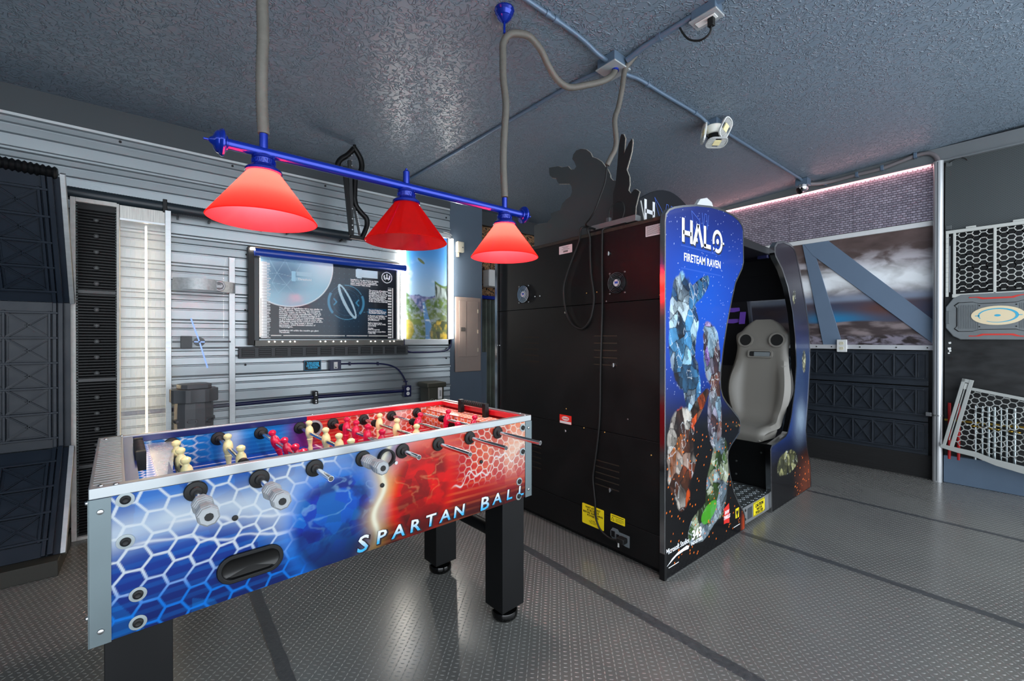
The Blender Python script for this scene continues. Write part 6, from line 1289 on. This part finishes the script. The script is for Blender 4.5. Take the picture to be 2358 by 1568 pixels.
# ================================================================== RIGHT WALL FITTINGS
for i, (z0, lab) in enumerate(((.870,'top row of black crossbraced panels under the chair rail'),(.545,'middle row of black crossbraced panels on the right wall'),(.225,'bottom row of black crossbraced panels above the timber baseboard'))):
    F = frame((WB-.006,2.32,z0),(0,-1,0),(0,0,1))
    H0 = (.27,.27,.27)[i]
    t, W_, H_ = xpanel('wall_panel', F, .1535, .225, 10, 1, lab, 'wall panel', .09, .08, .022, .022, group='black crossbraced rows on the right wall', M_crate=M_crateB)
    # end tile with moulded blank label
    MB(F).ring(rrect(.058,.215,.004,2,W_-.040,.135), rrect(.046,.20,.004,2,W_-.040,.135), 0, .012).build('end_border', M_crateB, t); MB(F).box((W_-.050,.09,0),(W_-.030,.18,.003)).build('moulded_label', M_crateB, t)
    MB(F).box((0,-.045,-.012),(W_,.0,.004)).build('bottom_lip', M_crateB, t, bevel=.004)
wo = thing('wall_outlet', (WB-.03,1.24,1.18), 'white double outlet on the chair rail under the mural', 'outlet')
MB().box((WB-.045,1.199,1.118),(WB-.024,1.284,1.243)).build('cover_plate', M_white, wo, bevel=.006)
for z in (1.155,1.206):
    s_ = MB().prism(rrect(.034,.032,.010,4), 0, .003, frame((WB-.0452,1.2415,z),(0,-1,0),(0,0,1))).build('socket', mat('ivory_socket','#d6d0b8',.4), wo)
    for dx in (-.006,.006): MB().box((WB-.0490,1.2415+dx-.001,z-.002),(WB-.0480,1.2415+dx+.001,z+.008)).build('slot', M_ink, s_)
MB().box((WB-.040,.60,2.786),(WB-.032,3.6,2.797)).build('led_strip', mat('pink_strip','#ffd0c8',.4,emit=5,ecol='#ffb4b4'), label='pink LED light strip under the right wall header', cat='light strip')
# aluminium pole
po = thing('pole', (5.275,.549,0), 'tall round-edged aluminium pole from floor to header at the right', 'pole')
MB().prism(rrect(.066,.06,.026,6,.549,5.272), 0, 2.80, Matrix(((0,1,0,0),(1,0,0,0),(0,0,1,0),(0,0,0,1)))).build('shaft', mat('satin_pole','#c2c4c6',.3,.6), po, smooth=60)
MB().box((5.2405,.549,.01),(5.2435,.554,2.79)).build('groove', M_dkgrey, po)
MB().prism(rrect(.074,.068,.028,6,.549,5.272), .575, .587, Matrix(((0,1,0,0),(1,0,0,0),(0,0,1,0),(0,0,0,1)))).build('clamp_band', M_screw, po, smooth=60)
MB().box((5.262,.586,.565),(5.29,.625,.60)).build('clamp_lug', M_screw, po, bevel=.003)
# hexagon grilles
def hexmesh(W_, H_, p, bw=.006, d=.008):
    hx = p*math.sqrt(3)/2; a = p/math.sqrt(3); seen = set(); mb = MB(); ci = 0
    nx = int(W_/hx)+2; ny = int(H_/p)+2
    for i in range(nx):
        for j in range(-1, ny):
            cx = i*hx; cy = j*p+(p/2 if i % 2 else 0); vs = [(cx+a*math.cos(math.radians(60*k)), cy+a*math.sin(math.radians(60*k))) for k in range(6)]
            for k in range(6):
                u, v = vs[k], vs[(k+1)%6]; key = (round((u[0]+v[0])/2,4), round((u[1]+v[1])/2,4))
                if key in seen: continue
                seen.add(key); t0, t1 = 0., 1.; ok = True
                for q, lo, hi in ((0,0,W_),(1,0,H_)):
                    d_ = v[q]-u[q]
                    if abs(d_) < 1e-9:
                        if u[q] < lo or u[q] > hi: ok = False
                    else:
                        ta, tb = (lo-u[q])/d_, (hi-u[q])/d_
                        if ta > tb: ta, tb = tb, ta
                        t0, t1 = max(t0,ta), min(t1,tb)
                if not ok or t1-t0 < .02: continue
                A = (u[0]+(v[0]-u[0])*t0, u[1]+(v[1]-u[1])*t0, 0); B = (u[0]+(v[0]-u[0])*t1, u[1]+(v[1]-u[1])*t1, 0)
                mb.bar(A, B, bw, d)
    return mb
M_gr = mat('grille_grey','#9a9d9a',.45); M_grl = mat('grille_pale','#b9bbb6',.45)
g1 = thing('hex_grille', (WB-.03,.2,1.62), 'pale grey hexagon grille rack hung under the perforated sheet', 'grille', 'hexagon grilles')
FG1 = frame((WB-.034,.505,1.635),(0,-1,0),(0,0,1))
o = hexmesh(.215,.50,.0462).build; mb = hexmesh(.215,.50,.0462); mb.v = [tuple(FG1 @ (Vector(p)+Vector((.062,.02,0)))) for p in mb.v]; mb.build('hex_mesh', M_grl, g1)
mb = hexmesh(.34,.50,.0462); mb.v = [tuple(FG1 @ (Vector(p)+Vector((.294,.02,0)))) for p in mb.v]; mb.build('hex_mesh', M_grl, g1)
for a, b_ in (((0,-.02,-.01),(.018,.535,.012)),((.045,-.02,-.01),(.062,.535,.012)),((.277,-.01,-.01),(.294,.53,.014)),((0,.525,-.012),(.66,.552,.016)),((.04,-.03,-.012),(.66,.0,.014))): MB(FG1).box(a,b_).build('frame_bar', M_grl, g1, bevel=.003)
MB(FG1).box((.022,.02,-.004),(.028,.50,.004)).build('slide_rod', M_alu, g1); MB(FG1).box((.024,.42,-.002),(.036,.49,.006)).build('slide_block', M_black, g1)
for x in (.15,.41): MB(FG1).box((x-.03,.552,-.006),(x+.03,.568,.014)).build('catch', M_grl, g1, bevel=.003)
for i in range(12): MB(FG1).box((.001,.02+i*.042,.012),(.017,.024+i*.042,.0135)).build('stile_notch', M_gr, g1); 
ld = thing('case_lid', (WB-.05,.2,1.44), 'grey rounded case lid with red accents and cream oval emblem', 'case lid')
FL = frame((WB-.03,.203,1.436),(0,-1,0),(0,0,1))
out = [(-.30,-.09),(-.30,.09),(-.255,.165),(-.21,.193),(.21,.193),(.255,.165),(.30,.09),(.30,-.09),(.255,-.165),(.21,-.193),(-.21,-.193),(-.255,-.165)]
MB(FL).prism(out, -.012, .020).build('shell', mat('lid_grey','#6b7072',.45,noise=.05,nscale=12), ld, bevel=.008, seg=3)
inn = [(-.25,.10),(-.225,.125),(-.14,.125),(-.10,.11),(.10,.11),(.14,.125),(.225,.125),(.25,.10),(.235,.08),(.235,-.08),(.25,-.10),(.225,-.125),(.14,-.125),(.10,-.11),(-.10,-.11),(-.14,-.125),(-.225,-.125),(-.25,-.10),(-.235,-.08),(-.235,.08)]
MB(FL).ring(inn, [(x*.972,y*.965) for x,y in inn], .012, .022).build('groove_line', M_black, ld)
for s_ in (-1,1):
    MB(FL).prism([(-.16,s_*.158),(-.12,s_*.160),(-.085,s_*.143),(.085,s_*.143),(.12,s_*.160),(.16,s_*.164),(.16,s_*.170),(.105,s_*.166),(.075,s_*.156),(-.075,s_*.156),(-.105,s_*.166),(-.16,s_*.166)], .0205, .0225).build('red_accent', mat('accent_red','#c8342c',.4), ld)
    for k in range(11): MB(FL).bar((s_*.118+k*s_*.010,-.10+.0,.021),(s_*.118+k*s_*.010+.0,.10,.021),.004,.004).build('ridge', mat('lid_grey','#6b7072',.45), ld)
    MB(FL).box((s_*.300,-.055,-.005),(s_*.275,.055,.026)).build('handle', mat('lid_grey_dark','#53585a',.45), ld, bevel=.004)
MB(FL).box((-.11,-.105,.0195),(.11,.105,.0225)).build('center_plate', mat('lid_grey','#6b7072',.45), ld, bevel=.002)
ov = MB(FL).prism(circ(.148,48,0,.006,1,.53), .0225, .0265).build('oval_emblem', mat('cream_enamel','#dccba8',.4), ld)
Mcy = mat('cyan_enamel','#3fa6c8',.35)
N = 30; o1 = []; o2 = []
for i in range(N+1):
    a = math.radians(205-330*i/N); w_ = .006+.012*math.sin(math.pi*i/N)**1.5; o1.append(((.105+w_/2)*math.cos(a),.006+.53*(.105+w_/2)*math.sin(a)+.0)); o2.append(((.105-w_/2)*math.cos(a),.006+.53*(.105-w_/2)*math.sin(a)))
mb = MB(FL); 
vs = [(x,y,.0275) for x,y in o1]+[(x,y,.0275) for x,y in o2]; mb.add(vs, [(i,i+1,N+2+i,N+1+i) for i in range(N)]); mb.prism(circ(.018,18,0,.006,1,.5), .0265, .0275); mb.box((.110,.004,.0265),(.132,.009,.0275)); mb.box((-.125,.002,.0265),(-.098,.008,.0275)); mb.build('emblem_mark', Mcy, ov)
for x, y in ((-.10,.09),(.10,.09),(-.10,-.085),(.10,-.085)): MB(FL).cyl((x,y,.021),(x,y,.025),.005,8).build('lid_screw', M_black, ld)
# scuffed black board with chipped paint
bb2 = MB().box((WB-.004,-.6,.20),(WB+.012,.512,1.64)).build('scuffed_board', mat('scuffed_black','#161718',.5,noise=.9,nscale=3.5,aniso=(1,2,6)), label='scuffed black board behind the leaning grille', cat='board')
for y, z, r in ((.482,1.165,.010),(.478,1.145,.007),(.486,1.125,.006),(.48,1.215,.008)): MB().prism([(r*(1+.4*math.sin(k*2.3))*math.cos(k*.9), r*1.6*(1+.4*math.cos(k*1.7))*math.sin(k*.9)) for k in range(7)], 0, .001, frame((WB-.0045,y,z),(0,-1,0),(0,0,1))).build('paint_chip', M_white, bb2)
# leaning grille
g2 = thing('hex_grille', (5.22,.3,.26), 'warm grey hexagon grille leaning tilted over the metal rods', 'grille', 'hexagon grilles')
ev = Vector((.03,-.1105,.557)); eu = Vector((0,-.981,-.195)); FG2 = frame((5.20,.511,.345), eu, ev)
mb = hexmesh(.62,.475,.0462); mb.v = [tuple(FG2 @ (Vector(p)+Vector((.070,.030,0)))) for p in mb.v]; mb.build('hex_mesh', M_gr, g2)
for a, b_ in (((0,-.01,-.010),(.022,.585,.012)),((.044,.0,-.010),(.070,.585,.014)),((.070,.500,-.010),(.70,.525,.010)),((0,.555,-.010),(.07,.585,.012))): MB(FG2).box(a,b_).build('frame_bar', M_gr, g2, bevel=.003)
mb = MB(FG2); pth = [(-.005,-.03),(.10,-.028),(.20,-.018),(.32,-.045),(.45,-.050),(.70,-.05)]; mb.prism([(-.01,0),(.10,.005),(.20,.012),(.30,-.004),(.42,.0),(.70,.01),(.70,-.05),(.45,-.055),(.32,-.052),(.20,-.03),(.10,-.035),(-.008,-.03)], -.012, .016); mb.build('bottom_rail', M_gr, g2, bevel=.003)
MB(FG2).box((.028,.05,-.004),(.036,.50,.004)).build('slide_rod', M_gr, g2); MB(FG2).box((.024,.50,-.004),(.042,.55,.006)).build('slide_block', M_grl, g2)
# rods and clip rail
M_redr = mat('red_rod','#b3141a',.3); M_zinc = mat('zinc_rod','#b2bcbe',.25,.9)
for y, nm in ((.478,'red rod nearest the aluminium pole'),(.422,'second red rod from the aluminium pole')): MB().cyl((5.30,y,.21),(5.30,y,.695),.0105,14).build('red_rod', M_redr, smooth=50, label=nm+' behind the leaning grille', cat='rod', group='red rods behind the grille')
for i, y in enumerate((.325,.285,.250,.218,.182,.152,.110)): MB().cyl((5.305,y,.21),(5.305,y,.69),(.009,.0075,.0095,.010,.0065,.0075,.010)[i],12).build('zinc_rod', M_zinc, smooth=50, label=('first','second','third','fourth','fifth','sixth','seventh')[i]+' zinc rod counted from the red rods behind the leaning grille', cat='rod', group='zinc rods behind the grille')
cr = thing('clip_rail', (5.29,.3,.5), 'brass rail of round clips across the rods behind the leaning grille', 'rail')
Mbr = mat('brass','#b8963c',.25,1.); MB().box((5.318,-.3,.535),(5.326,.51,.552)).build('rail', Mbr, cr)
for i, y in enumerate((.375,.335,.305,.268,.235,.20,.165,.13,.09,.05)): MB().sphere((5.282,y,.520-.02*i/10),.013,12,8,(1,1.2,.7)).build('clip', Mbr if i % 3 else M_screw, cr, smooth=True)
MB().box((5.295,-.6,0),(WB+.015,.514,.236)).build('baseboard_slate', mat('slate_board','#54667a',.5,noise=.06,nscale=5,bump=.1), bevel=.004, label='slate blue painted plinth board under the leaning grille', cat='baseboard', kind='structure')
